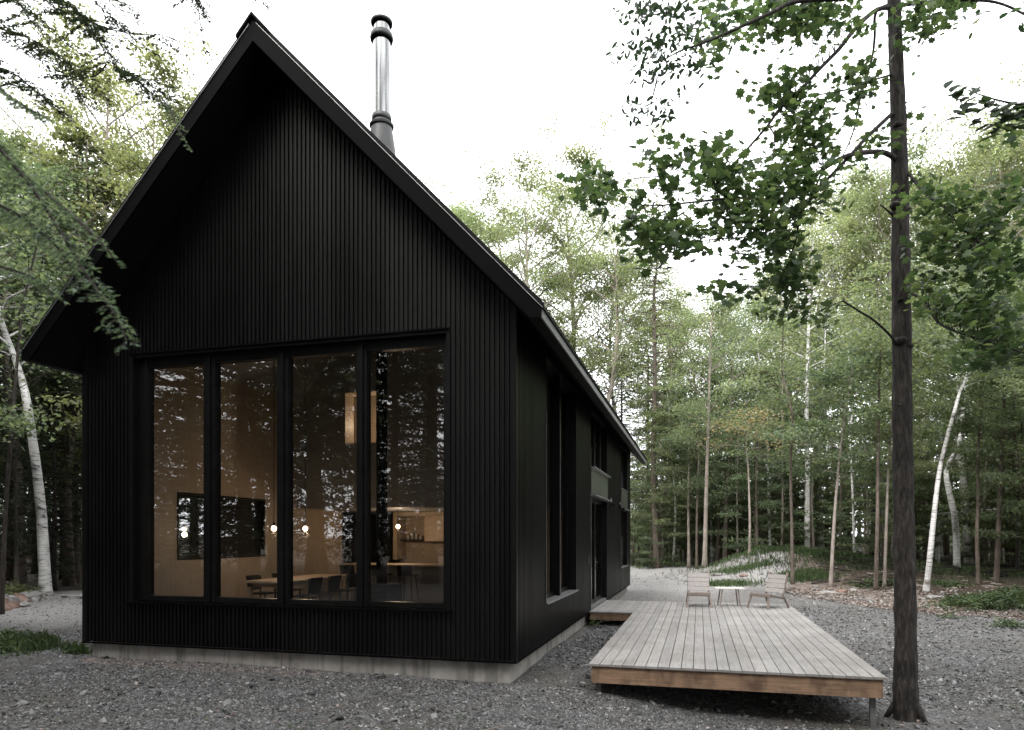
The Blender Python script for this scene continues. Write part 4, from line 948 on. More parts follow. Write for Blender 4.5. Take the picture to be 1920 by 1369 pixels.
# ------------------------------------------------------------------ the big maple beside the deck
MD = 9.26
mb0 = on_ground(1700, MD, .1)
mt = empty("maple_tree", mb0, "big dark maple beside the front right corner of the deck, branches against the white sky", "tree")
tk = MB(mb0)
trace = [(1700,1345,41),(1698,1290,21.5),(1698,1210,19.0),(1697,1100,18.6),(1694,950,17.8),(1692,800,17.2),(1691,650,16.6),(1689,480,15.6),(1687,330,14.6),(1683,180,13.0),(1678,60,11.8),(1675,-60,11),(1670,-300,9),(1666,-700,5)]
pp = [P(x, y, MD) for x, y, w_ in trace]; pp[0].z = mb0.z
pts = smoothpath(pp, 6); rad_ = np.interp(np.linspace(0, len(trace)-1, len(pts)), range(len(trace)), [t_[2]*MD/FPX*(.56 if i == 0 else 1) for i, t_ in enumerate(trace)])
rads = [r_*(1+.05*math.sin(i*1.9)*math.sin(i*.7)) for i, r_ in enumerate(rad_)]
tk.tube(pts, rads, 20, jit=.025, rng=random)
# root flare and knots
for a in (2.9, 5.6):
    d = Vector((math.cos(a), math.sin(a), 0)); tk.tube([mb0+Vector((0,0,.38))+d*.08, mb0+Vector((0,0,.17))+d*.2, mb0+Vector((0,0,.02))+d*.30], [.06,.04,.012], 7)
for (x, y, s) in ((1684,385,.10),(1700,395,.07),(1688,640,.10),(1700,650,.08),(1684,235,.07),(1694,545,.05),(1688,760,.06),(1698,1120,.05)):
    c = P(x, y, MD-.05); tk.lathe([(.0,-s*.6),(s*.75,-s*.45),(s*1.05,0),(s*.75,s*.45),(0,s*.6)], c, 10)
tk.build("trunk", M["bark_maple"], mt, True)
def pbr(name, tr_, r0, r1, parent=mt, org=mb0, m="bark_maple"):
    """branch traced as (px,py,dep)"""
    p_ = smoothpath([P(*q) for q in tr_], 4); n_ = len(p_)
    o = MB(org).tube(p_, [r0+(r1-r0)*i/(n_-1) for i in range(n_)], 8, jit=.05, rng=random).build(name, M[m], parent, True); BR.extend(p_); return o
BR = []
D = MD
br = [
 ([(1681,15,D),(1645,18,D-.2),(1605,52,D-.4),(1575,90,D-.6),(1535,131,D-.8),(1500,170,D-1),(1462,204,D-1.1),(1440,235,D-1.2),(1405,275,D-1.3),(1372,312,D-1.4),(1345,345,D-1.5)], .030, .008),
 ([(1681,5,D),(1643,22,D+.3),(1640,70,D+.5),(1634,113,D+.6),(1612,190,D+.7),(1598,253,D+.8),(1571,312,D+.9),(1562,345,D+.9)], .022, .006),
 ([(1672,140,D),(1645,148,D-.3),(1620,158,D-.4),(1580,170,D-.5),(1544,176,D-.6),(1500,185,D-.7)], .014, .005),
 ([(1676,210,D),(1630,253,D-.4),(1600,285,D-.6),(1575,312,D-.7),(1544,344,D-.8),(1520,375,D-.9),(1498,407,D-1),(1494,444,D-1),(1478,490,D-1),(1460,530,D-1)], .026, .006),
 ([(1682,300,D),(1660,287,D-.2),(1634,285,D-.4),(1589,292,D-.7),(1544,317,D-.9),(1498,358,D-1.2),(1467,376,D-1.3),(1420,374,D-1.5),(1381,371,D-1.7),(1310,378,D-1.9),(1240,385,D-2.1),(1180,383,D-2.2)], .036, .005),
 ([(1698,318,D),(1734,362,D-.5),(1779,394,D-.9),(1793,417,D-1.1),(1830,450,D-1.3)], .020, .006),
 ([(1700,545,D),(1734,566,D-.5),(1757,602,D-.8),(1788,620,D-1.1),(1850,640,D-1.6),(1930,665,D-2)], .022, .008),
 ([(1688,10,D),(1750,3,D-.5),(1824,0,D-.8),(1880,8,D-1),(1935,35,D-1.2)], .024, .012),
 ([(1674,404,D),(1662,393,D-.15),(1650,384,D-.3)], .016, .006),
 ([(1682,648,D),(1668,628,D-.25),(1640,602,D-.6),(1610,583,D-.9),(1580,564,D-1.1)], .018, .010),
 ([(1440,235,D-1.2),(1452,255,D-1.3),(1448,290,D-1.4),(1410,300,D-1.4),(1375,315,D-1.5)], .009, .004),
 ([(1544,317,D-.9),(1500,400,D-1.1),(1420,440,D-1.3),(1330,450,D-1.6),(1270,465,D-1.7)], .012, .004),
]
for b_ in br: pbr("branch", *b_)
def cloud(cl, ls=.118, per=9, sg=.13, mul=1.3):
    """cl: (px,py,rx,ry,dep,count) clusters -> leaf positions, and twig starts"""
    PO = []; SUB = []
    for (x, y, rx, ry, dp, n_) in cl:
        n_ = int(n_*mul); ns = max(2, n_//per)
        for s in range(ns):
            while True:
                a, b = rv(-1,1), rv(-1,1)
                if a*a+b*b < 1: break
            c = P(x+a*rx*.93, y+b*ry*.93, dp+rv(-.45,.45)); SUB.append(c)
            q = RNG.normal(0, 1, (per, 3))*np.array([sg, sg, sg*.55]) + np.array(c); PO.append(q)
    return np.concatenate(PO), SUB
cl = [(1500,20,90,40,D-1,260),(1580,40,60,35,D-.6,110),(1440,35,70,35,D-1.2,130),(1345,75,40,45,D-1.6,80),(1372,20,50,22,D-1.6,60),
 (1490,165,55,30,D-.9,130),(1450,165,25,20,D-1,40),(1600,140,50,30,D-.5,70),(1610,185,40,25,D-.5,40),(1640,150,25,20,D-.3,25),(1500,215,40,38,D-1,110),(1520,255,38,32,D-.9,100),(1475,240,30,30,D-1,60),(1590,225,25,18,D-.5,22),
 (1370,275,22,18,D-1.4,40),(1330,300,35,25,D-1.6,70),(1350,330,45,30,D-1.5,110),(1240,290,25,16,D-2,36),(1265,315,40,20,D-2,60),(1255,345,30,18,D-2,30),
 (1400,360,70,42,D-1.3,230),(1480,350,60,42,D-1.1,210),(1440,410,75,35,D-1.3,220),(1520,300,40,30,D-.9,90),(1555,380,25,25,D-.9,40),(1350,410,40,30,D-1.6,80),
 (1215,440,38,26,D-2.2,130),(1245,420,38,22,D-2.1,80),(1230,475,35,18,D-2.1,60),(1300,440,35,30,D-1.8,70),(1190,385,22,10,D-2.2,18),(1290,465,30,12,D-1.9,24),
 (1475,470,45,40,D-1.1,170),(1450,520,45,30,D-1.1,130),(1500,520,40,30,D-1,90),(1395,475,35,28,D-1.4,60),(1380,545,45,22,D-1.3,50),(1480,575,40,22,D-1,60),(1345,560,20,18,D-1.4,16),(1530,590,35,20,D-.9,40),
 (1655,265,24,15,D-.2,36),(1600,298,25,16,D-.6,24),(1710,225,16,18,D-.1,14),
 (1735,30,45,28,D-.3,110),(1705,60,22,28,D-.2,44),(1770,15,35,20,D-.4,60),(1800,30,20,18,D-.5,26),
 (1740,390,40,28,D-.8,90),(1790,370,35,25,D-1,70),(1770,440,45,25,D-1,110),(1850,420,55,40,D-1.3,140),(1900,360,30,40,D-1.5,90),(1720,350,20,20,D-.5,25),
 (1800,490,50,28,D-1.1,130),(1870,500,50,45,D-1.4,170),(1780,570,50,30,D-1,120),(1860,590,60,40,D-1.4,200),(1740,540,30,22,D-.7,50),(1900,650,40,35,D-1.8,140),(1830,660,50,25,D-1.5,110),(1730,470,25,25,D-.6,40),(1905,250,20,30,D-1.6,30)]
PO, SUB = cloud(cl)
nr = upnorm(len(PO), .9, .5); v, f = scatter(MAPLE, MAPLE_F, PO, nr, .106*RNG.uniform(.6,1.25,len(PO)))
o = link("crown", np_mesh("crown", v, f), M["leaf_maple"]); o.parent = mt; o.matrix_parent_inverse = Matrix.Translation(-Vector(mb0))
tw = MB(mb0); BA = np.array([tuple(b) for b in BR])
def twigs(tw, SUB, BA, r=.004, lim=.7):
    for c in SUB:
        d_ = np.linalg.norm(BA-np.array(c), axis=1); j = int(d_.argmin())
        if d_[j] < lim: a = Vector(BA[j]); tw.tube([a, a.lerp(c, .5)+Vector((rv(-.05,.05),rv(-.05,.05),.04)), c], [r, r*.7, r*.4], 4, caps=False)
twigs(tw, SUB, BA); tag(tw.build("twigs", M["bark_dark"], mt), kind="stuff")

# upper crown of the maple above the frame (keeps the light and other views right)
# ---- small leaved branch reaching in at the top
el0 = on_ground(1500, 7.0, 0); el0 = P(1960, 0, 7.2); el0.z = ground(el0.x, el0.y)-.1
el = empty("elm_tree", el0, "small leaved tree outside the frame whose thin branches hang into the top of the sky", "tree")
BR = []
tk = MB(el0); tk.tube(smoothpath([el0, el0+Vector((.12,.05,3)), el0+Vector((.04,.02,6.2)), el0+Vector((-.02,0,8.5)), el0+Vector((-.1,.1,12))], 4), [.16]*4+[.13]*4+[.1]*4+[.07]*4+[.03], 12).build("trunk", M["bark_brown"], el, True)
pbr("branch", [(1960,-140,7.2),(1800,-80,7.2),(1640,-12,7.2),(1498,2,7.1),(1450,22,7.0),(1390,50,6.9),(1340,72,6.9),(1304,86,6.8),(1276,95,6.8),(1240,115,6.8)], .03, .004, el, el0)
pbr("branch", [(1498,-20,7.1),(1380,-30,7.0),(1300,-6,6.9),(1260,20,6.8),(1215,30,6.8),(1175,45,6.8)], .014, .003, el, el0)
pbr("branch", [(1240,115,6.8),(1232,150,6.8),(1225,180,6.8),(1215,205,6.8)], .005, .002, el, el0)
cl = [(1180,25,30,18,6.8,40),(1225,20,35,20,6.8,50),(1275,25,35,22,6.9,50),(1170,95,22,20,6.8,26),(1205,95,25,20,6.8,36),(1250,90,35,30,6.8,70),(1280,60,30,20,6.9,36),(1220,130,25,20,6.8,36),(1270,125,30,16,6.8,34),(1212,155,10,18,6.8,12),(1205,205,22,14,6.8,34),(1250,210,20,14,6.8,28),(1225,225,30,10,6.8,18),(1310,110,20,30,6.8,36),(1265,180,12,10,6.8,6),(1320,55,26,26,6.9,40)]
PO, SUB = cloud(cl, per=6, sg=.07, mul=1.2); v, f = scatter(OVAL, OVAL_F, PO, upnorm(len(PO), .6, .7), .075*RNG.uniform(.6,1.2,len(PO)))
o = link("crown", np_mesh("crown", v, f), M["leaf_elm"]); o.parent = el; o.matrix_parent_inverse = Matrix.Translation(-el0)
tw = MB(el0); twigs(tw, SUB, np.array([tuple(b) for b in BR]), .0028, .9); tag(tw.build("twigs", M["bark_dark"], el), kind="stuff")

# compound leaf sprig at the right edge
as0 = P(2240, 60, 6.2); as0.z = ground(as0.x, as0.y)-.1; at_ = empty("ash_tree", as0, "tree outside the frame whose sprig of paired oval leaves enters at the right edge", "tree")
BR = []
MB(as0).tube(smoothpath([as0, as0+Vector((-.2,.1,3)), as0+Vector((-.1,.4,6)), as0+Vector((.2,.2,8.5))],4), [.14]*5+[.11]*4+[.07]*3+[.04], 10).build("trunk", M["bark_brown"], at_, True)
pbr("branch", [(2240,60,6.2),(2080,130,6.0),(1990,170,5.8),(1930,195,5.7),(1880,190,5.6),(1830,175,5.6),(1795,160,5.6)], .018, .002, at_, as0)
pbr("branch", [(1960,190,5.8),(1905,205,5.7),(1860,215,5.6),(1800,200,5.6)], .006, .002, at_, as0); pbr("branch", [(2000,200,5.9),(1940,215,5.8),(1900,222,5.7),(1872,232,5.6)], .006, .002, at_, as0)
PO, TI, NR, SZ = [], [], [], []
for q in BR:
    pxx = 0
    for k in range(3):
        PO.append(np.array(q)+RNG.normal(0,.025,3)); s = 1 if k % 2 else -1
        TI.append([-.6+rv(-.3,.3), s*.7+rv(-.3,.3), -.5+rv(-.4,.2)]); NR.append([rv(-.5,.5), -.5+rv(-.4,.4), .8]); SZ.append(rv(.12,.20))
PO, TI, NR, SZ = map(np.array, (PO, TI, NR, SZ)); PO = PO + TI/np.linalg.norm(TI,axis=1,keepdims=True)*SZ[:,None]*.5
v, f = scatter(OVAL, OVAL_F, PO, NR, SZ, TI); o = link("crown", np_mesh("crown", v, f), M["leaf_maple"]); o.parent = at_; o.matrix_parent_inverse = Matrix.Translation(-as0)

# maple sprig floating in front of the far trees belongs to a branch of the maple: px 1100-1160, py 320-390
for tname, tpar, torg, c0, rx, zr, n_, mt_, lf in (("crown", mt, mb0, P(1668,-600,MD), 1.9, (11.9, 15.8), 2600, "leaf_maple", MAPLE), ("crown", el, el0, P(1960,-600,7.2), 1.7, (10.2, 13.2), 1500, "leaf_elm", OVAL), ("crown", at_, as0, P(2240,-600,6.2), 1.6, (7.2, 9.6), 1300, "leaf_maple", OVAL)):
    C_ = np.stack([c0.x+RNG.normal(0,.55,60)*rx, c0.y+RNG.normal(0,.55,60)*rx, RNG.uniform(zr[0], zr[1], 60)], 1); PO = C_[RNG.integers(0,60,n_)]+RNG.normal(0,.22,(n_,3))
    v, f = scatter(lf, MAPLE_F if lf is MAPLE else OVAL_F, PO, upnorm(n_, .9, .5), .12*RNG.uniform(.6,1.25,n_)); o = link(tname, np_mesh(tname, v, f), M[mt_]); o.parent = tpar; o.matrix_parent_inverse = Matrix.Translation(-Vector(torg))
    tw = MB(torg)
    for q in C_[:40]: tw.tube([(c0.x, c0.y, q[2]-.7), ((c0.x+q[0])/2, (c0.y+q[1])/2, q[2]-.1), tuple(q)], [.025,.015,.006], 5, caps=False)
    tag(tw.build("limbs", M["bark_dark"], tpar), kind="stuff")
# ---- near hemlock at the left: boughs hanging into view
hm0 = Vector((-4.6, .6, ground(-4.6,.6)-.1))
hm = empty("hemlock", hm0, "near hemlock whose soft green boughs hang in front of the left roof edge", "tree")
MB(hm0).tube(smoothpath([hm0, hm0+Vector((.1,0,4)), hm0+Vector((0,.1,9)), hm0+Vector((0,0,13))],5), [.2]*6+[.16]*5+[.08]*4+[.03], 12).build("trunk", M["bark_dark"], hm, True)
def bough(tr_, width, m, r0=.006, step=.016, nl_=.024, dens=1.0, fan=.6):
    line = smoothpath([P(*q) for q in tr_], 6); wood = MB(hm0); n_ = len(line)
    wood.tube(line, [r0*(1-i/n_)+.0015 for i in range(n_)], 6); 
    L = [0.0]
    for i in range(1, n_): L.append(L[-1]+(line[i]-line[i-1]).length)
    tot = L[-1]; PO, TI, NR = [], [], []; l = tot*.06; side = 1
    while l < tot:
        i = min(int(np.searchsorted(L, l)), n_-1); i = max(i, 1); p = line[i-1].lerp(line[i], (l-L[i-1])/(L[i]-L[i-1]+1e-9)); d = (line[i]-line[i-1]).normalized()
        up = Vector((rv(-.2,.2), rv(-.35,.1), 1)).normalized(); lat = d.cross(up).normalized()*side
        u = l/tot; tl = width*(.35+.65*math.sin(math.pi*min(1,.15+.8*u)))*rv(.5,1.15)
        td = (d*fan + lat*.8 + Vector((0,0,-.18+rv(-.15,.15)))).normalized(); e = p + td*tl - Vector((0,0,tl*.12))
        wood.tube([p, p.lerp(e,.5)+Vector((0,0,.004)), e], [.002,.0014,.0008], 3, caps=False)
        # side twiglets
        seg = [(p, e)]
        for k in range(int(tl/.035)):
            a = p.lerp(e, (k+.7)/(tl/.035)); s2 = 1 if k % 2 else -1; l2 = (td.cross(up)).normalized()*s2; e2 = a + (td*.7+l2*.75).normalized()*tl*rv(.18,.34)*(1-.5*(k*.035/tl)); seg.append((a, e2))
        for (a, b) in seg:
            ln = (b-a).length; k = max(2, int(ln/.0042*dens)); T = RNG.uniform(0,1,k); dd = (b-a).normalized(); la = dd.cross(up).normalized()
            sg = np.where(RNG.uniform(0,1,k) > .5, 1, -1)[:,None]
            ti = np.array(la)[None]*sg + np.array(dd)[None]*.55 + RNG.normal(0,.12,(k,3))
            ti /= np.linalg.norm(ti,axis=1,keepdims=True)
            PO.append(np.array(a)[None] + np.array(b-a)[None]*T[:,None] + ti*nl_*.45); TI.append(ti); NR.append(np.array(up)[None]+RNG.normal(0,.2,(k,3)))
        l += step*rv(.7,1.4); side = -side
    PO, TI, NR = map(np.concatenate, (PO, TI, NR))
    w = NEEDLE.copy(); w[:,1] *= 1.1
    v, f = scatter(w, DIAMOND_F, PO, NR, nl_*RNG.uniform(.75,1.2,len(PO)), TI)
    b_ = wood.build("bough", M["bark_dark"], hm); o = link("needles", np_mesh("needles", v, f), M[m]); o.parent = b_; o.matrix_parent_inverse = Matrix.Translation(-hm0)
N = "needle_near"
bough([(-160,150,2.3),(-40,240,2.25),(50,340,2.2),(110,430,2.15),(165,520,2.1),(215,590,2.05),(238,640,2.0)], .105, N)
bough([(-90,350,2.4),(10,390,2.35),(70,430,2.3),(120,480,2.25),(150,545,2.2)], .08, N)
bough([(-100,60,2.6),(-20,150,2.5),(40,195,2.45),(95,225,2.4)], .08, N)
bough([(60,340,2.3),(130,400,2.25),(185,450,2.2),(218,490,2.2)], .06, N)
bough([(-80,470,2.6),(0,500,2.5),(60,520,2.45),(110,560,2.4)], .08, N)
bough([(260,-150,4.6),(300,0,4.4),(320,120,4.3),(331,236,4.2),(340,258,4.2),(352,278,4.2)], .0, N, step=9) if False else None
# finer, higher boughs against the sky
for tr_, wd in (([(-80,-60,6.5),(60,-20,6.4),(125,5,6.3),(160,45,6.2),(190,85,6.2),(203,118,6.1),(240,137,6.1),(285,152,6.0),(325,165,6.0)], .34),
                ([(125,5,6.3),(180,45,6.2),(240,62,6.1),(300,66,6.0),(325,72,6.0)], .28), ([(200,120,6.1),(185,138,6.1),(165,145,6.1),(120,150,6.1)], .3),
                ([(-60,40,5.6),(20,60,5.5),(80,85,5.5),(130,120,5.4)], .4), ([(-60,120,5.4),(10,130,5.4),(60,165,5.3),(90,190,5.3)], .36),
                ([(100,-60,6),(160,-20,6),(215,0,6),(245,10,6)], .28), ([(-40,-40,5.2),(30,0,5.2),(60,50,5.1)], .36),
                ([(240,137,6.1),(290,180,6.0),(300,200,6.0)], .24), ([(330,-60,7),(365,0,6.9),(385,30,6.9)], .22), ([(360,-80,7),(375,40,6.9),(385,90,6.9),(398,108,6.9)], .10), ([(480,-60,7),(492,0,6.9),(500,14,6.9)], .10)):
    bough(tr_, wd*1.35, "needle", .006, .06, .042, .42, .5)
bough([(300,180,4.4),(318,205,4.3),(331,236,4.2),(343,258,4.2),(355,280,4.2)], .07, N, .004, .02, .02)
hm["note"] = 0; del hm["note"]
# maple sprig at px 1100-1160
sp_ = [(1250,330,D-2.0),(1190,335,D-2.2),(1150,345,D-2.3),(1115,352,D-2.4)]
BR = []; pbr("branch", sp_, .006, .003)
PO, SUB = cloud([(1130,350,32,24,D-2.3,90),(1120,370,20,15,D-2.3,30)]); v, f = scatter(MAPLE, MAPLE_F, PO, upnorm(len(PO), .9, .5), .106*RNG.uniform(.6,1.25,len(PO)))
o = link("crown", np_mesh("crown", v, f), M["leaf_maple"]); o.parent = mt; o.matrix_parent_inverse = Matrix.Translation(-Vector(mb0))

# ------------------------------------------------------------------ ground cover
def blades(name, label, spots, m, h0, h1, cat="grass", wd=.012, parent=None, lean=.5):
    """spots: (x,y,rx,ry,count)"""
    X, Y = [], []
    for (x, y, rx, ry, n_) in spots:
        a = RNG.normal(0,.5,(n_,2)); X.append(x+a[:,0]*rx); Y.append(y+a[:,1]*ry)
    X = np.concatenate(X); Y = np.concatenate(Y); Z = hgt(X,Y)-.01; n_ = len(X); h = RNG.uniform(h0,h1,n_); a = RNG.uniform(0,6.28,n_); w_ = wd*RNG.uniform(.6,1.4,n_)
    dx, dy = np.cos(a)*w_, np.sin(a)*w_; b = RNG.uniform(0,6.28,n_); lx_, ly_ = np.cos(b)*h*lean*RNG.uniform(.2,1,n_), np.sin(b)*h*lean*RNG.uniform(.2,1,n_)
    V = np.stack([np.stack([X-dx,Y-dy,Z],1), np.stack([X+dx,Y+dy,Z],1), np.stack([X+dx*.8+lx_*.4,Y+dy*.8+ly_*.4,Z+h*.6],1), np.stack([X-dx*.1+lx_,Y-dy*.1+ly_,Z+h*.93],1)],1).reshape(-1,3)
    F = (np.array([[0,1,2,3]])[None] + (np.arange(n_)*4)[:,None,None]).reshape(-1,4)
    o = link(name, np_mesh(name, V, F), m); tag(o, label, cat, kind="stuff"); return o
def gp(px, dep): p = P(px, 1007, dep); return p.x, p.y
blades("grass", "short green grass growing over the gravel bank and forest edge", [(4.2,33.3,3.4,2.0,9000),(7.5,32.2,3.5,2.2,7000),(2.9,34.6,1.2,1.0,1200),(11,31,4,2.5,4000),(*gp(1505,27),.9,.8,1600),(*gp(1530,27),.8,.6,900),(*gp(1365,26.5),1.3,.5,900),(*gp(1380,29),1.4,.5,700),(*gp(1430,29),1.2,.5,400)], M["grass"], .08, .30)
def bush(name, label, spots, m, ls=.07, h=.35, cat="plants", shape=(OVAL, OVAL_F), kind="stuff", group=None):
    PO = []
    for (x, y, rx, ry, hh_, n_) in spots:
        ns = max(3, n_//14); cx_ = x+RNG.normal(0,.5,ns)*rx; cy_ = y+RNG.normal(0,.5,ns)*ry; cz = hgt(cx_,cy_)+hh_*RNG.uniform(.1,1,ns)*np.exp(-((cx_-x)/rx)**2-((cy_-y)/ry)**2)
        k = RNG.integers(0,ns,n_); PO.append(np.stack([cx_[k],cy_[k],cz[k]],1)+RNG.normal(0,1,(n_,3))*np.array([.10,.10,.05]))
    PO = np.concatenate(PO); v, f = scatter(shape[0], shape[1], PO, upnorm(len(PO), 1, .5), ls*RNG.uniform(.5,1.3,len(PO)))
    o = link(name, np_mesh(name, v, f), m); tag(o, label, cat, group, kind); return o
bush("undergrowth", "low green undergrowth under the trees at the right", [(*gp(1880,19.6),1.5,.9,.40,3800),(*gp(1830,20.5),1.1,.6,.3,1800),(*gp(1905,21),1.0,.7,.4,1500),(*gp(1640,25),1.0,.6,.25,900),(*gp(1775,24),.8,.5,.2,600),(*gp(1895,16.5),.5,.3,.12,260),(*gp(1780,18),.3,.3,.1,90),(*gp(1250,38),1.6,1,.8,1500),(*gp(1215,40),1.6,1,.9,1500),(*gp(1560,36),2,1.5,.6,1500),(*gp(1620,38),2,1.5,.7,1500),(*gp(1700,34),2,1.5,.5,1500),(*gp(1860,32),2,1.5,.5,1500)], M["understory"], .10)
bush("undergrowth", "green weeds and grass left of the house", [(*gp(15,12.6),.7,.5,.22,1300),(*gp(62,12.8),.4,.3,.14,400),(*gp(-40,12.2),.8,.6,.3,1200),(*gp(145,12.2),.25,.12,.08,90)], M["understory"], .085)
blades("grass", "grass tufts in the weeds left of the house", [(*gp(15,12.6),.8,.5,2000),(*gp(65,12.8),.45,.3,500),(*gp(-40,12.3),.8,.6,1400),(*gp(145,12.2),.3,.15,160)], M["grass"], .08, .26)
bush("bush", "yellow green bush on the stones at the far left edge", [(*gp(28,19.5),.8,.5,.45,900),(*gp(-5,18.5),.7,.5,.4,700)], M["leaf_olive"], .11, kind="thing", cat="bush")
bush("weed", "small green weed beside the corner of the deck walkway", [(-2.3,15.9,.16,.12,.2,90)], M["understory"], .07, kind="thing", cat="plant")
x_, y_ = [], []
for k in range(90): x_.append(rv(-9,4)); y_.append(rv(6.5,20))

# leaf litter
def litter_sc(n_, fn):
    X, Y = fn(n_); o_ = RNG.uniform(0,1,n_)
    PO = np.stack([X,Y,hgt(X,Y)+.012+.02*o_],1); v, f = scatter(OVAL*np.array([1,1.5,1.6]), OVAL_F, PO, upnorm(n_,1,.35), RNG.uniform(.035,.085,n_)); return v, f
def f1(n_):
    Y = RNG.uniform(17.5,27,n_); X = litter_edge(Y)+.2+RNG.exponential(2.6,n_)-.4; return X, Y
v, f = litter_sc(9000, f1); o = link("leaf_litter", np_mesh("leaf_litter", v, f), M["litter"]); tag(o, "dry reddish brown fallen leaves between the gravel and the woods", "leaf litter", kind="stuff")
def f2(n_):
    X = RNG.uniform(-10, 9, n_); Y = RNG.uniform(5.3, 20, n_); k = ~((X > -10.1) & (X < -2.4) & (Y > 9.4)) & ~((X > -1.5) & (X < 2.3) & (Y > 9.4)); X, Y = X[k], Y[k]; return X, Y
X_, Y_ = f2(520); X2 = RNG.normal(3.2, .9, 60); Y2 = RNG.normal(9.6, .8, 60); X_ = np.concatenate([X_, X2]); Y_ = np.concatenate([Y_, Y2]); n_ = len(X_)
PO = np.stack([X_, Y_, hgt(X_, Y_)+.03], 1); v, f = scatter(OVAL*np.array([1,1.4,1.8]), OVAL_F, PO, upnorm(n_,1,.3), RNG.uniform(.03,.07,n_))
o = link("fallen_leaves", np_mesh("fallen_leaves", v, f), M["litter"]); tag(o, "few dry leaves scattered over the gravel yard", "leaf litter", kind="stuff")
bush("weeds", "tiny green weeds sprouting from the gravel in front of the house", [(rv(-9,3), rv(5.8,8.8), .12, .1, .05, 26) for k in range(16)] + [(rv(3.5,8), rv(10,17), .15, .12, .06, 30) for k in range(12)], M["understory"], .04)
tg = MB()
for k in range(60):
    x, y = rv(-9,7), rv(5.6,9.2); z = ground(x,y)+.02; a = rv(0,6.28); l = rv(.05,.22); d = Vector((math.cos(a), math.sin(a), 0))*l; tg.tube([(x-d.x,y-d.y,z),(x+rv(-.02,.02),y+rv(-.02,.02),z+.012),(x+d.x,y+d.y,z)], [.004,.0035,.002], 4)
tag(tg.build("twig_litter", M["bark_brown"]), "short dead twigs lying on the gravel in front of the house", "twigs", kind="stuff")
# brushwood on the forest floor
bw = MB()
for k in range(420):
    px = rv(1540,1990); dp = rv(25,38); x, y = gp(px, dp); z = ground(x,y); a = rv(0,3.14); l = rv(.4,2.0)*.5; d = Vector((math.cos(a), math.sin(a)*.5, rv(-.06,.10)))
    c = Vector((x,y,z+rv(.02,.22))); bw.tube([c-d*l, c+Vector((0,0,rv(0,.06))), c+d*l], [rv(.012,.04), rv(.01,.03), .008], 5)
o = bw.build("brushwood", M["bark_dark"]); tag(o, "tangle of dead branches on the shaded forest floor at the right", "brushwood", kind="stuff")
bw = MB()
for k in range(70):
    px = rv(1530,1900); dp = rv(21.5,27); x, y = gp(px, dp); z = ground(x,y); a = rv(0,3.14); l = rv(.2,.9)*.5; d = Vector((math.cos(a), math.sin(a)*.5, rv(-.04,.06))); c = Vector((x,y,z+rv(.0,.06)))
    bw.tube([c-d*l, c+Vector((0,0,rv(0,.03))), c+d*l], [rv(.01,.025), rv(.01,.02), .006], 5)
o = bw.build("brushwood", M["bark_pale"]); tag(o, "pale broken sticks lying on the leaf litter", "brushwood", kind="stuff")
for (pa, pb, r_, lab) in (((1752,966,33),(1870,955,33),.06,"pale fallen birch stem leaning among the trees at the right edge"), ((1640,1076,29),(1810,1070,30),.10,"dark log lying on the forest floor behind the bright birch"), ((1815,1058,32),(1960,1072,31),.09,"dark log lying at the right edge of the forest floor"), ((1580,1064,32),(1680,1082,30),.09,"dark log lying left of the big maple trunk")):
    a, b = P(*pa), P(*pb)
    if r_ > .06: a.z = ground(a.x,a.y)+r_*.8; b.z = ground(b.x,b.y)+r_*.8
    m_ = a.lerp(b,.5)+Vector((0,0,.05)); o = MB(a).tube(smoothpath([a,m_,b],4), [r_*(1-.05*i) for i in range(9)], 9, jit=.08, rng=random).build("fallen_log", M["birch"] if r_ == .06 else M["bark_dark"], None, True); o.location = a; tag(o, lab, "log")

def rock(x, y, s, m, label, group=None, sz=.6):
    rs = random.Random(int(x*100+y*7)); vs, fs = [], []; nu, nv = 9, 6
    mb = MB(); ph = [rs.uniform(0,6) for _ in range(6)]
    for i in range(nv+1):
        for j in range(nu):
            th = math.pi*i/nv; a = 2*math.pi*j/nu
            r = s*(1+.28*math.sin(2*a+ph[0])*math.sin(th)+.18*math.sin(3*a+ph[1]+2*th)+.12*math.cos(4*th+ph[2])+rs.uniform(-.08,.08))
            vs.append((r*math.sin(th)*math.cos(a), r*math.sin(th)*math.sin(a)*.8, r*math.cos(th)*sz))
    for i in range(nv):
        for j in range(nu): fs.append((i*nu+j, i*nu+(j+1)%nu, (i+1)*nu+(j+1)%nu, (i+1)*nu+j))
    mb.add(vs, fs); o = mb.build("rock", m); o.location = (x, y, ground(x,y)+s*sz*.35); tag(o, label, "rock", group); return o
rk_ = [(1552,23.3,.24,"rock","grey stone at the foot of the sapling leaning right"),(1578,23.6,.20,"rockred","rusty flat stone right of the leaning sapling"),(1600,24.2,.17,"rock","smaller grey stone farther right of the leaning sapling"),(1750,21.6,.20,"rock","pale flat stone right of the foot of the bright birch"),
 (1345,29,.2,"rock","grey stone on the gravel bank left of the grass"),(1395,28,.16,"rockred","rusty stone on the bank between the lounge chairs"),(1530,25.2,.15,"rock","grey stone in front of the grass tuft at the bank's right end")]
for px, dp, s, m_, lab in rk_: x, y = gp(px, dp); rock(x, y, s, M[m_], lab, sz=.4)
px0 = [(52,18.3,.3),(35,18.0,.26),(15,17.6,.3),(2,17.2,.24),(60,19.0,.2),(25,17.0,.18),(45,17.3,.16),(8,16.6,.18),(-20,16.6,.3),(-40,16,.3),(66,18.2,.14)]
for i, (px, dp, s) in enumerate(px0): x, y = gp(px, dp); rock(x, y, s, M["rockred"] if i % 2 else M["rock"], "stone in the low stone heap at the far left edge", "stones of the heap at the far left", .6)
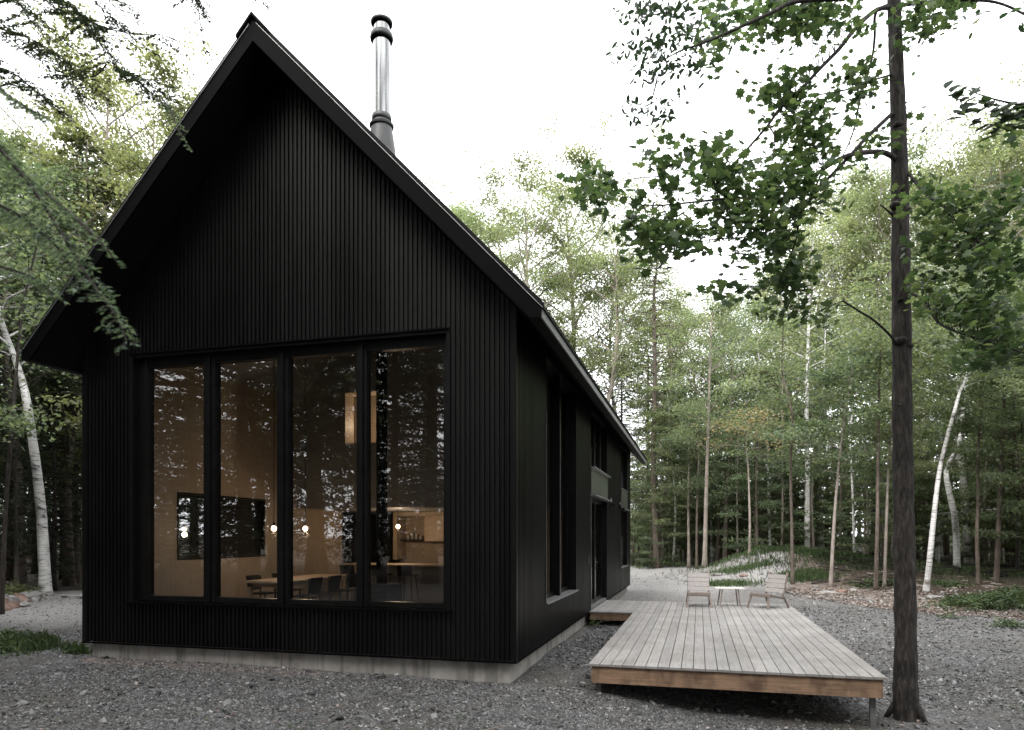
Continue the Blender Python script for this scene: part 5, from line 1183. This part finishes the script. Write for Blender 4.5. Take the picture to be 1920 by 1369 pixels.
# rubble of the bank
x = RNG.normal(1.6, 1.7, 1300); y = RNG.normal(31.8, 1.7, 1300); k = (y < 34)
stones("rubble", M["rubble"], x[k], y[k], .04+.12*RNG.beta(1.2,4,k.sum()), .6, "pale broken stone heaped on the bank behind the deck")
x = RNG.normal(5.2, 2.4, 600); y = RNG.normal(24.3, 1.0, 600); k = x > litter_edge(y)-1.2
stones("rubble", M["rubble"], x[k], y[k], .04+.12*RNG.beta(1.2,4,k.sum()), .5, "scattered stones between the gravel and the leaf litter")
# flat pale slab path left behind the house
sl = MB(); a = Vector((*gp(125,19.5),0)); z = ground(a.x,a.y)
o = rock(a.x+.4, a.y, .5, M["rock"], "pale flat stone slab beside the left wall of the house", sz=.14)

# ------------------------------------------------------------------ light, sky, camera
w = bpy.data.worlds.new("World"); scene.world = w; w.use_nodes = True; nt = w.node_tree; bgn = nt.nodes["Background"]
sky = nt.nodes.new("ShaderNodeTexSky"); sky.sky_type = "NISHITA"; sky.sun_disc = False
SUN_EL, SUN_ROT = R(52), R(200)
sky.sun_elevation = SUN_EL; sky.sun_rotation = SUN_ROT; sky.dust_density = 4.0
hs = nt.nodes.new("ShaderNodeHueSaturation"); hs.inputs["Saturation"].default_value = .10
mx = nt.nodes.new("ShaderNodeMix"); mx.data_type = "RGBA"; mx.inputs[0].default_value = .8; mx.inputs[7].default_value = (9.3, 9.5, 9.7, 1)
nt.links.new(sky.outputs[0], hs.inputs["Color"]); nt.links.new(hs.outputs[0], mx.inputs[6]); nt.links.new(mx.outputs[2], bgn.inputs[0])
bgn.inputs[1].default_value = .12
sl_ = bpy.data.lights.new("sun", "SUN"); sl_.energy = .6; sl_.angle = R(25); sl_.color = (1, .96, .90)
so_ = bpy.data.objects.new("sun", sl_); COL.objects.link(so_)
# the sun stands behind the viewer's right
az = R(200); sd = Vector((math.sin(az)*math.cos(SUN_EL), math.cos(az)*math.cos(SUN_EL), math.sin(SUN_EL)))
so_.rotation_euler = sd.to_track_quat("Z", "Y").to_euler(); so_.location = (0, 0, 30)

cam = bpy.data.cameras.new("camera"); co_ = bpy.data.objects.new("camera", cam); COL.objects.link(co_)
co_.location = (0, 0, CAMZ); co_.rotation_euler = (R(90), 0, YAW)
cam.sensor_width = 36; cam.lens = 36*FPX/1920; cam.shift_y = (1007-684.5)/1920; cam.clip_start = .05; cam.clip_end = 2000
cam.dof.use_dof = True; cam.dof.focus_distance = 11; cam.dof.aperture_fstop = 3.2
scene.camera = co_
scene.view_settings.view_transform = "Standard"; scene.view_settings.look = "None"; scene.view_settings.exposure = 1.8; scene.view_settings.gamma = 1
scene.render.engine = "CYCLES"; cy_ = scene.cycles
cy_.max_bounces = 7; cy_.diffuse_bounces = 3; cy_.glossy_bounces = 3; cy_.transmission_bounces = 4; cy_.transparent_max_bounces = 12
cy_.use_denoising = True; cy_.caustics_reflective = False; cy_.caustics_refractive = False; cy_.sample_clamp_indirect = 6
